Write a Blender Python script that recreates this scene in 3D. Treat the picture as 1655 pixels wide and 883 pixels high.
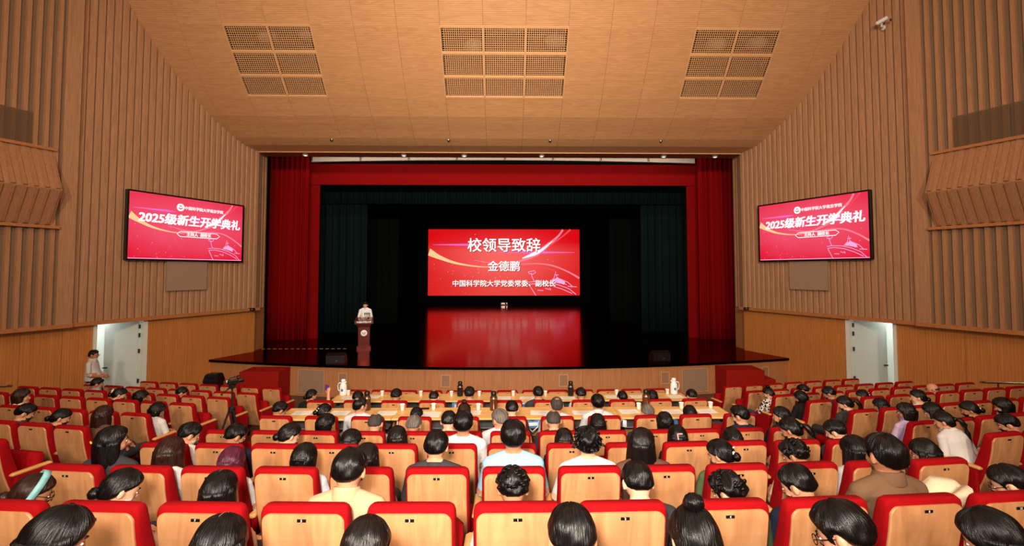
import bpy, bmesh, math, random
from math import sin, cos, pi, radians, sqrt, exp
from mathutils import Vector, Matrix, Euler
from mathutils.kdtree import KDTree

for o in list(bpy.data.objects):
    bpy.data.objects.remove(o)
scene = bpy.context.scene
COL = scene.collection
random.seed(7)

# ------------------------------------------------------------------ camera, world, lights, exposure
EYE = 3.9
cam_d = bpy.data.cameras.new('camera')
cam_d.sensor_fit = 'HORIZONTAL'
cam_d.sensor_width = 36.0
cam_d.lens = 36.0 * 760.0 / 1655.0
cam_d.shift_y = -36.7 / 1655.0
cam_d.clip_end = 200
cam = bpy.data.objects.new('camera', cam_d)
cam.location = (0, 0, EYE)
cam.rotation_euler = (radians(92.5), 0, radians(-0.94))
COL.objects.link(cam)
scene.camera = cam

scene.view_settings.view_transform = 'Standard'
scene.view_settings.look = 'None'
scene.view_settings.exposure = 0.0
scene.view_settings.gamma = 1.0
scene.view_settings.use_curve_mapping = False

world = bpy.data.worlds.new('hall_air')
world.use_nodes = True
world.node_tree.nodes['Background'].inputs[0].default_value = (0.9, 0.75, 0.6, 1)
world.node_tree.nodes['Background'].inputs[1].default_value = 0.02
scene.world = world
scene.cycles.max_bounces = 6
scene.cycles.diffuse_bounces = 4
scene.cycles.glossy_bounces = 3
scene.cycles.sample_clamp_indirect = 4.0
scene.cycles.caustics_reflective = False
scene.cycles.caustics_refractive = False

def area_light(name, loc, target, size, power, color, size_y=None, spread=180):
    d = bpy.data.lights.new(name, 'AREA')
    d.energy = power
    d.color = color
    d.size = size
    d.spread = radians(spread)
    if size_y:
        d.shape = 'RECTANGLE'
        d.size_y = size_y
    o = bpy.data.objects.new(name, d)
    o.location = loc
    o.rotation_euler = (Vector(target) - Vector(loc)).to_track_quat('-Z', 'Y').to_euler()
    COL.objects.link(o)
    return o

def spot_light(name, loc, target, power, color, angle, blend=0.5, radius=0.1):
    d = bpy.data.lights.new(name, 'SPOT')
    d.energy = power
    d.color = color
    d.spot_size = radians(angle)
    d.spot_blend = blend
    d.shadow_soft_size = radius
    o = bpy.data.objects.new(name, d)
    o.location = loc
    o.rotation_euler = (Vector(target) - Vector(loc)).to_track_quat('-Z', 'Y').to_euler()
    COL.objects.link(o)
    return o

WARM = (1.0, 0.80, 0.60)
# hall ceiling lamps over the audience (behind and above the frame)
for lx in (-5.0, 0.0, 5.0):
    for ly in (-3.5, 2.5, 8.0):
        area_light('hall_ceiling_lamp', (lx, ly, 12.9), (lx * .6, ly + 1.5, 0), 1.6, 50 if lx else 165, WARM)
# unseen rear lights, added to brighten the ceiling and front of the hall
for lx in (-2.2, 2.2):
    area_light('rear_fill_light', (lx, -7.2, 8.6), (lx * .4, 14.5, 9.2), 1.2, 640, WARM, spread=95)
# the photographer's flash, just above the camera
area_light('camera_flash', (-0.25, -0.25, EYE + 0.5), (0.0, 10, 4.6), 0.3, 255, (1.0, 0.90, 0.80), spread=120)
# stage key light on the lectern, hung in the ceiling grille
spot_light('lectern_spot', (-3.2, 13.2, 10.6), (-5.4, 18.3, 2.4), 2600, (1.0, 0.93, 0.82), 13, 0.6, 0.12)
# unseen strip light, added to brighten the batten and valance
area_light('batten_fill_light', (-.1, 18.35, 8.95), (-.1, 20.4, 8.5), 16.0, 130, WARM, .08)
# corridor lamps behind the two doors
for sd in (-1, 1):
    area_light('corridor_lamp', (-0.1 + sd * 11.9, 14.1, 2.75), (-0.1 + sd * 11.9, 14.1, 0), 0.9, 55, (0.92, 1.0, 0.95))

# ------------------------------------------------------------------ materials
MATS = {}
def nmat(name):
    m = bpy.data.materials.new(name)
    m.use_nodes = True
    MATS[name] = m
    nt = m.node_tree
    return m, nt, nt.nodes['Principled BSDF']

def srgb(r, g, b):
    def f(c):
        c /= 255.0
        return c / 12.92 if c <= 0.04045 else ((c + 0.055) / 1.055) ** 2.4
    return (f(r), f(g), f(b), 1.0)

def plain(name, rgb, rough=0.6, metal=0.0, var=0.06, scale=8.0, bump=0.0, bscale=60.0, spec=0.5, coat=0.0, sheen=0.0):
    m, nt, p = nmat(name)
    c = srgb(*rgb)
    tc = nt.nodes.new('ShaderNodeTexCoord')
    nz = nt.nodes.new('ShaderNodeTexNoise')
    nz.inputs['Scale'].default_value = scale
    nz.inputs['Detail'].default_value = 3
    nt.links.new(tc.outputs['Object'], nz.inputs['Vector'])
    mx = nt.nodes.new('ShaderNodeMix'); mx.data_type = 'RGBA'
    mx.inputs[6].default_value = tuple(max(0, v * (1 - var)) for v in c[:3]) + (1,)
    mx.inputs[7].default_value = tuple(min(1, v * (1 + var)) for v in c[:3]) + (1,)
    nt.links.new(nz.outputs['Fac'], mx.inputs[0])
    nt.links.new(mx.outputs[2], p.inputs['Base Color'])
    p.inputs['Roughness'].default_value = rough
    p.inputs['Metallic'].default_value = metal
    p.inputs['Specular IOR Level'].default_value = spec
    p.inputs['Coat Weight'].default_value = coat
    p.inputs['Sheen Weight'].default_value = sheen
    if bump > 0:
        b2 = nt.nodes.new('ShaderNodeTexNoise'); b2.inputs['Scale'].default_value = bscale
        nt.links.new(tc.outputs['Object'], b2.inputs['Vector'])
        bp = nt.nodes.new('ShaderNodeBump'); bp.inputs['Strength'].default_value = bump
        bp.inputs['Distance'].default_value = 0.01
        nt.links.new(b2.outputs['Fac'], bp.inputs['Height'])
        nt.links.new(bp.outputs['Normal'], p.inputs['Normal'])
    return m

def wood(name, rgb1, rgb2, stretch=(9, 9, 0.7), rough=0.45, dist=2.2, groove=None, spec=0.4, scale=1.0):
    m, nt, p = nmat(name)
    tc = nt.nodes.new('ShaderNodeTexCoord')
    oi = nt.nodes.new('ShaderNodeObjectInfo')
    ad = nt.nodes.new('ShaderNodeVectorMath'); ad.operation = 'MULTIPLY_ADD'
    cx = nt.nodes.new('ShaderNodeCombineXYZ')
    for i in range(3):
        nt.links.new(oi.outputs['Random'], cx.inputs[i])
    ad.inputs[1].default_value = (17, 13, 9)
    nt.links.new(cx.outputs[0], ad.inputs[0])
    nt.links.new(tc.outputs['Object'], ad.inputs[2])
    mp = nt.nodes.new('ShaderNodeMapping'); mp.inputs['Scale'].default_value = stretch
    nt.links.new(ad.outputs[0], mp.inputs['Vector'])
    nz = nt.nodes.new('ShaderNodeTexNoise'); nz.inputs['Scale'].default_value = scale
    nz.inputs['Detail'].default_value = 5; nz.inputs['Distortion'].default_value = dist
    nt.links.new(mp.outputs[0], nz.inputs['Vector'])
    cr = nt.nodes.new('ShaderNodeValToRGB')
    cr.color_ramp.elements[0].position = 0.3; cr.color_ramp.elements[1].position = 0.7
    cr.color_ramp.elements[0].color = srgb(*rgb1); cr.color_ramp.elements[1].color = srgb(*rgb2)
    nt.links.new(nz.outputs['Fac'], cr.inputs[0])
    out = cr.outputs[0]
    if groove:
        axis, freq, depth = groove
        wv = nt.nodes.new('ShaderNodeTexWave'); wv.bands_direction = axis
        wv.inputs['Scale'].default_value = freq
        nt.links.new(tc.outputs['Object'], wv.inputs['Vector'])
        mm = nt.nodes.new('ShaderNodeMix'); mm.data_type = 'RGBA'; mm.blend_type = 'MULTIPLY'
        rr = nt.nodes.new('ShaderNodeMapRange')
        rr.inputs[1].default_value = 0.0; rr.inputs[2].default_value = 0.35
        rr.inputs[3].default_value = depth; rr.inputs[4].default_value = 0.0
        nt.links.new(wv.outputs['Fac'], rr.inputs[0])
        nt.links.new(rr.outputs[0], mm.inputs[0])
        nt.links.new(out, mm.inputs[6]); mm.inputs[7].default_value = (0.25, 0.2, 0.16, 1)
        out = mm.outputs[2]
    nt.links.new(out, p.inputs['Base Color'])
    p.inputs['Roughness'].default_value = rough
    p.inputs['Specular IOR Level'].default_value = spec
    return m

def emis(name, rgb, strength=1.0):
    m, nt, p = nmat(name)
    p.inputs['Base Color'].default_value = (0, 0, 0, 1)
    p.inputs['Roughness'].default_value = 0.6
    p.inputs['Specular IOR Level'].default_value = 0.1
    p.inputs['Emission Color'].default_value = srgb(*rgb)
    p.inputs['Emission Strength'].default_value = strength
    return m

def hair_mat(name, dark, light, rough=0.33, spec=0.30):
    """strands fan out from the crown: noise over (azimuth, height)"""
    m, nt, p = nmat(name)
    tc = nt.nodes.new('ShaderNodeTexCoord')
    sx = nt.nodes.new('ShaderNodeSeparateXYZ'); nt.links.new(tc.outputs['Object'], sx.inputs[0])
    ng = nt.nodes.new('ShaderNodeMath'); ng.operation = 'MULTIPLY'; ng.inputs[1].default_value = -1.0
    nt.links.new(sx.outputs[1], ng.inputs[0])
    at = nt.nodes.new('ShaderNodeMath'); at.operation = 'ARCTAN2'
    nt.links.new(sx.outputs[0], at.inputs[0]); nt.links.new(ng.outputs[0], at.inputs[1])
    cb = nt.nodes.new('ShaderNodeCombineXYZ')
    nt.links.new(at.outputs[0], cb.inputs[0]); nt.links.new(sx.outputs[2], cb.inputs[1])
    oi = nt.nodes.new('ShaderNodeObjectInfo'); nt.links.new(oi.outputs['Random'], cb.inputs[2])
    mp = nt.nodes.new('ShaderNodeMapping'); mp.inputs['Scale'].default_value = (16, 9, 30)
    nt.links.new(cb.outputs[0], mp.inputs['Vector'])
    nz = nt.nodes.new('ShaderNodeTexNoise'); nz.inputs['Scale'].default_value = 1.5
    nz.inputs['Detail'].default_value = 5; nz.inputs['Distortion'].default_value = 0.5
    nt.links.new(mp.outputs[0], nz.inputs['Vector'])
    cr = nt.nodes.new('ShaderNodeValToRGB')
    cr.color_ramp.elements[0].position = 0.35; cr.color_ramp.elements[1].position = 0.72
    cr.color_ramp.elements[0].color = srgb(*dark); cr.color_ramp.elements[1].color = srgb(*light)
    nt.links.new(nz.outputs['Fac'], cr.inputs[0])
    nt.links.new(cr.outputs[0], p.inputs['Base Color'])
    bp = nt.nodes.new('ShaderNodeBump'); bp.inputs['Strength'].default_value = 0.8
    bp.inputs['Distance'].default_value = 0.006
    nt.links.new(nz.outputs['Fac'], bp.inputs['Height'])
    nt.links.new(bp.outputs['Normal'], p.inputs['Normal'])
    p.inputs['Roughness'].default_value = rough
    p.inputs['Specular IOR Level'].default_value = spec
    return m

wood('chair_wood', (180, 124, 80), (204, 150, 103), (7, 7, 0.8), 0.38, 2.6)
wood('arm_wood', (196, 140, 80), (216, 164, 102), (8, 1.2, 8), 0.4)
plain('red_fabric', (146, 4, 12), 0.85, var=0.12, scale=30, bump=0.25, bscale=400, spec=0.12)
plain('red_carpet', (150, 28, 20), 0.95, var=0.2, scale=25, bump=0.3, bscale=300, spec=0.1)
plain('black_plastic', (14, 14, 15), 0.4, var=0.1)
plain('black_plate', (8, 8, 9), 0.35)
plain('plate_digit', (205, 205, 205), 0.5)
plain('dark_metal', (35, 35, 37), 0.45, metal=0.6)
plain('steel', (190, 190, 188), 0.25, metal=1.0)
wood('table_wood', (222, 172, 104), (240, 198, 132), (1.0, 8, 8), 0.4)
plain('table_edge', (190, 130, 70), 0.5)
plain('grey_shelf', (120, 128, 132), 0.5, metal=0.3)
plain('paper_white', (238, 236, 230), 0.8, var=0.02)
plain('cup_white', (240, 240, 238), 0.5, var=0.01)
plain('jug_white', (236, 238, 240), 0.25, var=0.02, coat=0.4)
plain('thermos_brown', (120, 70, 42), 0.28, metal=0.7, var=0.1)
plain('thermos_dark', (42, 34, 32), 0.3, metal=0.5)
plain('phone_black', (16, 16, 18), 0.25)
wood('slat_wood', (160, 117, 84), (184, 140, 104), (14, 14, 0.9), 0.55)
wood('slat_wood_dark', (160, 114, 78), (178, 132, 94), (14, 14, 0.9), 0.6)
plain('acoustic_backing', (122, 98, 78), 0.85, var=0.12, scale=40, bump=0.3, bscale=300)
wood('wainscot_wood', (186, 118, 58), (204, 136, 72), (10, 10, 0.6), 0.5, groove=('X', 14, 0.18))
wood('bay_wood', (158, 108, 76), (178, 126, 92), (12, 12, 0.9), 0.55)
wood('ceiling_wood', (194, 144, 98), (212, 162, 114), (1.2, 9, 9), 0.42, groove=('Y', 11, 0.4), spec=0.45)
wood('trim_wood', (166, 106, 62), (186, 124, 76), (1, 9, 9), 0.5)
wood('fascia_wood', (176, 118, 74), (194, 134, 88), (10, 10, 0.7), 0.5, groove=('X', 9, 0.3))
plain('grille_wood', (206, 158, 110), 0.5)
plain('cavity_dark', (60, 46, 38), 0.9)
plain('cavity_grey', (150, 132, 118), 0.8)
plain('white_paint', (222, 228, 222), 0.6, var=0.02)
plain('door_white', (214, 220, 214), 0.5, var=0.02)
plain('corridor_floor', (196, 190, 170), 0.3)
plain('hinge_metal', (70, 66, 60), 0.4, metal=0.8)
plain('hall_floor', (96, 72, 56), 0.7, var=0.15, scale=3)
plain('rear_wall', (165, 112, 72), 0.7)
plain('rear_ceiling', (196, 148, 100), 0.7)
plain('curtain_red', (128, 7, 9), 0.8, var=0.15, scale=5, spec=0.05)
plain('curtain_red_flat', (132, 6, 8), 0.85, var=0.1, scale=3, spec=0.1)
plain('curtain_green', (9, 25, 25), 0.85, var=0.2, scale=4, spec=0.1)
plain('curtain_black', (8, 11, 12), 0.9, spec=0.1)
plain('stage_black', (6, 6, 7), 0.9, spec=0.1)
plain('batten_white', (225, 216, 205), 0.6)
plain('speaker_cloth', (162, 134, 112), 0.9, var=0.05, bump=0.3, bscale=500)
plain('bezel_black', (10, 10, 11), 0.3)
plain('podium_wood', (74, 20, 11), 0.3, var=0.15, scale=6, coat=0.3)
plain('podium_light', (96, 32, 17), 0.3, var=0.12, scale=6, coat=0.3)
plain('emblem_white', (235, 228, 222), 0.5)
plain('yellow_tape', (214, 190, 80), 0.6)
plain('vent_frame', (192, 150, 112), 0.6)
plain('vent_core', (150, 122, 100), 0.7)
plain('glass_dark', (70, 52, 38), 0.2, coat=0.3)
plain('cctv_white', (226, 224, 220), 0.4)
plain('bag_blue', (58, 122, 172), 0.6, var=0.5, scale=9)
plain('bag_white', (214, 222, 230), 0.6, var=0.05)
plain('bag_navy', (28, 42, 78), 0.6, var=0.4, scale=14)
emis('downlight_glow', (255, 236, 210), 1.4)

# stage floor: dark polished boards
m, nt, p = nmat('stage_floor')
tc = nt.nodes.new('ShaderNodeTexCoord')
br = nt.nodes.new('ShaderNodeTexBrick')
br.inputs['Color1'].default_value = srgb(16, 9, 9); br.inputs['Color2'].default_value = srgb(22, 12, 11)
br.inputs['Mortar'].default_value = srgb(6, 4, 4)
br.inputs['Scale'].default_value = 1.0; br.inputs['Mortar Size'].default_value = 0.006
br.inputs['Brick Width'].default_value = 2.4; br.inputs['Row Height'].default_value = 1.2
nt.links.new(tc.outputs['Object'], br.inputs['Vector'])
nt.links.new(br.outputs['Color'], p.inputs['Base Color'])
nz = nt.nodes.new('ShaderNodeTexNoise'); nz.inputs['Scale'].default_value = 1.2; nz.inputs['Detail'].default_value = 4
nt.links.new(tc.outputs['Object'], nz.inputs['Vector'])
mr = nt.nodes.new('ShaderNodeMapRange'); mr.inputs[3].default_value = 0.10; mr.inputs[4].default_value = 0.17
nt.links.new(nz.outputs['Fac'], mr.inputs[0]); nt.links.new(mr.outputs[0], p.inputs['Roughness'])
p.inputs['Metallic'].default_value = 1.0   # mirror-like dark lacquer
p.inputs['Specular Tint'].default_value = (1.0, 0.34, 0.30, 1)  # tint added so the video wall's reflection comes out red

# skin
def skin_mat(name, rgb):
    m = plain(name, rgb, 0.5, var=0.05, scale=20)
    p = m.node_tree.nodes['Principled BSDF']
    p.inputs['Subsurface Weight'].default_value = 0.0
    return m
skin_mat('skin_a', (226, 172, 140)); skin_mat('skin_b', (206, 148, 114)); skin_mat('skin_c', (184, 124, 92))
hair_mat('hair_black', (3, 2, 2), (11, 8, 8))
hair_mat('hair_soft_black', (6, 4, 4), (20, 13, 11))
hair_mat('hair_brown', (24, 10, 7), (54, 25, 17))
hair_mat('hair_purple', (26, 9, 14), (112, 34, 66))
hair_mat('hair_grey', (58, 52, 48), (140, 130, 122), 0.65)
hair_mat('hair_dark_grey', (36, 31, 29), (84, 74, 68), 0.6)
for nm, c in dict(white=(206, 204, 202), light_blue=(140, 182, 204), tan=(108, 80, 58), beige=(176, 152, 118), grey=(150, 152, 156),
                  pale_grey=(196, 198, 204), brown=(92, 62, 50), lilac=(190, 168, 204), navy=(24, 30, 52), black=(22, 21, 22),
                  charcoal=(52, 52, 56), green=(78, 96, 62), cream=(214, 198, 168)).items():
    plain('cloth_' + nm, c, 0.85, var=0.06, scale=12, bump=0.15, bscale=120, spec=0.2)
plain('trousers_dark', (30, 30, 34), 0.8); plain('trousers_grey', (112, 112, 116), 0.8); plain('trousers_blue', (40, 52, 76), 0.8)
plain('shoe_black', (18, 17, 17), 0.45); plain('shoe_white', (220, 220, 218), 0.6)
plain('eye_white', (235, 230, 225), 0.2); plain('eye_dark', (24, 16, 12), 0.2)
plain('lip', (176, 96, 84), 0.5); plain('scalp', (150, 112, 92), 0.6)
plain('clip_yellow', (220, 206, 96), 0.4); plain('clip_pink', (236, 168, 168), 0.4); plain('clip_white', (238, 232, 222), 0.5)
plain('band_teal', (120, 176, 178), 0.5, var=0.4, scale=40); plain('spectacle', (18, 16, 16), 0.3); plain('phone_purple', (92, 60, 140), 0.3)
# black and white floral blouse
m, nt, p = nmat('cloth_floral')
tc = nt.nodes.new('ShaderNodeTexCoord'); vo = nt.nodes.new('ShaderNodeTexNoise'); vo.inputs['Scale'].default_value = 26
nt.links.new(tc.outputs['Object'], vo.inputs['Vector'])
cr = nt.nodes.new('ShaderNodeValToRGB'); cr.color_ramp.interpolation = 'CONSTANT'
cr.color_ramp.elements[0].color = srgb(24, 22, 24); cr.color_ramp.elements[1].color = srgb(222, 214, 206); cr.color_ramp.elements[1].position = 0.5
nt.links.new(vo.outputs['Fac'], cr.inputs[0]); nt.links.new(cr.outputs[0], p.inputs['Base Color'])
p.inputs['Roughness'].default_value = 0.8

# ------------------------------------------------------------------ mesh helpers
class MB:
    def __init__(s):
        s.v = []; s.f = []; s.lab = []
    def add(s, verts, faces, M=None, lab=0):
        b = len(s.v)
        for q in verts:
            q = Vector(q)
            s.v.append(M @ q if M is not None else q)
            s.lab.append(lab)
        s.f += [tuple(b + i for i in f) for f in faces]
        return s
    def box(s, c, d, M=None):
        x, y, z = [a / 2 for a in d]
        vs = [(c[0] + i * x, c[1] + j * y, c[2] + k * z) for k in (-1, 1) for j in (-1, 1) for i in (-1, 1)]
        return s.add(vs, [(0, 2, 3, 1), (4, 5, 7, 6), (0, 1, 5, 4), (2, 6, 7, 3), (0, 4, 6, 2), (1, 3, 7, 5)], M)
    def bbox(s, c, d, b=0.006, M=None):
        """box with chamfered edges"""
        x, y, z = [a / 2 for a in d]
        b = min(b, x * .9, y * .9, z * .9)
        rings = []
        for (zz, ins) in ((-z, b), (-z + b, 0), (z - b, 0), (z, b)):
            X, Y = x - ins, y - ins
            rings.append([(c[0] + px, c[1] + py, c[2] + zz) for px, py in
                          ((-X + b, -Y), (X - b, -Y), (X, -Y + b), (X, Y - b), (X - b, Y), (-X + b, Y), (-X, Y - b), (-X, -Y + b))])
        return s.loft(rings, M=M)
    def loft(s, rings, cap=True, M=None, lab=0, closed=True):
        n = len(rings[0]); vs = [q for r in rings for q in r]; fs = []
        for a in range(len(rings) - 1):
            for i in range(n if closed else n - 1):
                j = (i + 1) % n
                fs.append((a * n + i, a * n + j, (a + 1) * n + j, (a + 1) * n + i))
        if cap:
            fs.append(tuple(range(n - 1, -1, -1))); fs.append(tuple((len(rings) - 1) * n + i for i in range(n)))
        return s.add(vs, fs, M, lab)
    def lathe(s, prof, n=16, M=None, lab=0):
        return s.loft([[(r * cos(2 * pi * i / n), r * sin(2 * pi * i / n), z) for i in range(n)] for r, z in prof], M=M, lab=lab)
    def tube(s, path, r, n=8, M=None, lab=0):
        path = [Vector(q) for q in path]; rings = []
        for i, q in enumerate(path):
            t = (path[min(i + 1, len(path) - 1)] - path[max(i - 1, 0)]).normalized()
            a = t.cross(Vector((0, 0, 1)))
            if a.length < 1e-3: a = Vector((1, 0, 0))
            a.normalize(); b = t.cross(a)
            rr = r[i] if isinstance(r, (list, tuple)) else r
            rings.append([q + a * rr * cos(2 * pi * k / n) + b * rr * sin(2 * pi * k / n) for k in range(n)])
        return s.loft(rings, M=M, lab=lab)
    def capsule(s, p0, p1, r0, r1, n=12, lab=0, M=None, flat=None):
        p0, p1 = Vector(p0), Vector(p1)
        ax = p1 - p0; L = ax.length
        t = ax.normalized() if L > 1e-6 else Vector((0, 0, 1))
        a = t.cross(Vector((0, 1, 0)))
        if a.length < 1e-3: a = Vector((1, 0, 0))
        a.normalize(); b = t.cross(a)
        fx, fy = flat if flat else (1, 1)
        st = []
        for k in (0.12, 0.5, 0.85): st.append((-r0 * cos(k * pi / 2), r0 * sin(k * pi / 2)))
        for k in range(5): st.append((L * k / 4, r0 + (r1 - r0) * k / 4))
        for k in (0.85, 0.5, 0.12): st.append((L + r1 * cos(k * pi / 2), r1 * sin(k * pi / 2)))
        rings = [[p0 + t * d + (a * cos(2 * pi * i / n) * fx + b * sin(2 * pi * i / n) * fy) * r for i in range(n)] for d, r in st]
        return s.loft(rings, lab=lab, M=M)
    def ball(s, c, rad, n=16, m=10, M=None, lab=0):
        c = Vector(c)
        rings = []
        for j in range(m):
            th = pi * (j + 0.5) / m
            rings.append([(c.x + rad[0] * sin(th) * cos(2 * pi * i / n), c.y + rad[1] * sin(th) * sin(2 * pi * i / n), c.z - rad[2] * cos(th)) for i in range(n)])
        return s.loft(rings, M=M, lab=lab)
    def prism(s, pts, h0, h1, fn):
        """polygon pts (a,b) swept between h0 and h1; fn(a,b,h)->xyz"""
        return s.loft([[fn(a, b, h0) for a, b in pts], [fn(a, b, h1) for a, b in pts]])
    def mesh(s, name, smooth=False, fix=True):
        me = bpy.data.meshes.new(name)
        me.from_pydata([tuple(v) for v in s.v], [], s.f)
        if fix:
            bm = bmesh.new(); bm.from_mesh(me)
            bmesh.ops.recalc_face_normals(bm, faces=bm.faces)
            bm.to_mesh(me); bm.free()
        if smooth:
            me.polygons.foreach_set('use_smooth', [True] * len(me.polygons))
        me.update()
        return me
    def build(s, name, mat, parent=None, smooth=False, loc=None, rot=None):
        me = s.mesh(name, smooth)
        me.materials.append(MATS[mat])
        return put(name, me, parent, loc, rot)

def put(name, me, parent=None, loc=None, rot=None, scale=None):
    o = bpy.data.objects.new(name, me)
    COL.objects.link(o)
    if parent is not None: o.parent = parent
    if loc is not None: o.location = loc
    if rot is not None: o.rotation_euler = rot
    if scale is not None: o.scale = scale
    return o

def empty(name, loc=(0, 0, 0), rz=0.0):
    o = put(name, None, None, loc, (0, 0, rz))
    o.empty_display_size = 0.1
    return o

def tag(o, label, cat, group=None, kind=None):
    o['label'] = label; o['category'] = cat
    if group: o['group'] = group
    if kind: o['kind'] = kind
    return o

def struct(o, label=None):
    o['kind'] = 'structure'
    if label: o['label'] = label
    return o

def copy_tree(o, parent=None):
    c = o.copy(); COL.objects.link(c); c.parent = parent
    for ch in o.children: copy_tree(ch, c)
    return c

ORD = ['first', 'second', 'third', 'fourth', 'fifth', 'sixth', 'seventh', 'eighth', 'ninth', 'tenth', 'eleventh', 'twelfth', 'thirteenth', 'fourteenth']
def ordinal(i, n=None):
    if i == 0: return 'leftmost'
    if n is not None and i == n - 1: return 'rightmost'
    return ORD[i] + ' from left'

_tx = {}
def text_mesh(body, size, bold=0.0, align='CENTER', shear=0.0, space=1.0):
    key = (body, size, bold, align, shear, space)
    if key in _tx: return _tx[key]
    cu = bpy.data.curves.new('lettering', 'FONT')
    cu.body = body; cu.size = size; cu.align_x = align; cu.align_y = 'CENTER'
    cu.shear = shear; cu.space_character = space
    cu.resolution_u = 2
    ob = bpy.data.objects.new('lettering', cu); COL.objects.link(ob)
    dg = bpy.context.evaluated_depsgraph_get()
    me = bpy.data.meshes.new_from_object(ob.evaluated_get(dg))
    bpy.data.objects.remove(ob); bpy.data.curves.remove(cu)
    if bold:
        vs = [tuple(v.co) for v in me.vertices]; fs = [tuple(f.vertices) for f in me.polygons]; V, F_ = [], []
        for n_, (dx, dy) in enumerate(((-1, -.6), (1, -.6), (-1, .6), (1, .6), (0, 0))):
            b = len(V); V += [(x + dx * bold, y + dy * bold, z + n_ * 1e-5) for x, y, z in vs]; F_ += [tuple(b + i for i in f) for f in fs]
        me = bpy.data.meshes.new('lettering'); me.from_pydata(V, [], F_); me.update()
    _tx[key] = me
    return me

# ------------------------------------------------------------------ hall geometry
AX = -0.1
ZTAB = [(-9, 3.5), (-2, 2.6), (0.5, 2.08), (1.49, 1.915), (2.45, 1.705), (3.41, 1.495), (4.37, 1.315), (5.36, 1.095), (6.45, .925),
        (7.98, .725), (10.3, .315), (13, .03), (14, 0), (60, 0)]
def zfloor(u):
    for (a, b), (c, d) in zip(ZTAB, ZTAB[1:]):
        if u <= c: return b + (d - b) * (u - a) / (c - a)
    return 0.0
def zf_at(x, y):
    return zfloor(y - 0.2 * max(0, abs(x) - 5))
CEIL = [(17.1, 8.22), (16.5, 8.34), (16.15, 8.50), (15.9, 8.66), (15.4, 8.96), (14.83, 9.44), (14.4, 9.85), (13.9, 10.4), (13.4, 11.0), (12.9, 11.7), (12.2, 12.7), (11.6, 13.1)]
def zceil(y):
    if y >= 17.1: return 8.22
    if y <= 11.6: return 13.1
    for (a, b), (c, d) in zip(CEIL, CEIL[1:]):
        if y >= c: return b + (d - b) * (y - a) / (c - a)
WT = sqrt(1 + .41 ** 2)
def wp(side, s, d, z):
    """point on a side wall: s metres from the stage end towards the rear, d metres out into the hall"""
    tx, ty = side * .41 / WT, -1 / WT
    nx, ny = -side / WT, -.41 / WT
    return Vector((AX + side * 8.9 + tx * s + nx * d, 17.0 + ty * s + ny * d, z))
def wall_y(s): return 17.0 - s / WT
def wall_x(y): return 8.9 + .41 * (17 - y)
STAGE_Z = 1.0
TRIM_Z = 2.53

# floor: sloping hall floor following the seat rows
mb = MB(); nx, ny = 28, 44
for j in range(ny + 1):
    y = -8 + 24.5 * j / ny
    for i in range(nx + 1):
        x = -16 + 32 * i / nx
        mb.v.append(Vector((x, y, zf_at(x, y)))); mb.lab.append(0)
for j in range(ny):
    for i in range(nx):
        a = j * (nx + 1) + i
        mb.f.append((a, a + 1, a + nx + 2, a + nx + 1))
floor = struct(mb.build('floor', 'hall_floor', smooth=True))

# ceiling: backing shell, then one panel per board of the wood ceiling
mb = MB()
prof = [(y, z + 1.7) for y, z in CEIL]
mb.loft([[(x, y, z) for y, z in prof] + [(x, y, z + .05) for y, z in reversed(prof)] for x in (-13.5, 13.5)])
mb.box((0, 1.8, 13.16), (28, 19.7, 0.06))
ceiling = struct(mb.build('ceiling', 'rear_ceiling'))
ROWS_C = [(17.1, 16.15), (16.15, 14.83), (14.83, 13.4), (13.4, 12.2), (12.2, 11.6)]
EDGES = [-10.625 + 1.25 * k for k in range(18)]
GR_COLS = {-7.5: 1, -6.25: 1, -1.25: 1, 0.0: 1, 1.25: 1, 6.25: 1, 7.5: 1}
def ceil_strip(mb, x0, x1, y0, y1, th, off=0.0, clamp=True, nseg=5):
    ring = []
    for k in range(nseg + 1):
        y = y0 + (y1 - y0) * k / nseg; z = zceil(y) + off
        w = wall_x(y) + .05
        a, b = (max(x0, AX - w), min(x1, AX + w)) if clamp else (x0, x1)
        if b - a < .02: b = a + .02
        ring.append([(a, y, z), (b, y, z), (b, y, z + th), (a, y, z + th)])
    mb.loft(ring)
for ri, (y0, y1) in enumerate(ROWS_C):
    for k in range(17):
        x0, x1 = EDGES[k], EDGES[k + 1]; xc = (x0 + x1) / 2
        if ri == 2 and round(xc, 3) in GR_COLS: continue
        if x0 > AX + wall_x(y1) - .05 or x1 < AX - wall_x(y1) + .05: continue
        mb = MB(); ceil_strip(mb, x0 + .003, x1 - .003, y0 - .003, y1 + .003, .03)
        mb.build('ceiling_panel', 'ceiling_wood', ceiling)
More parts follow.
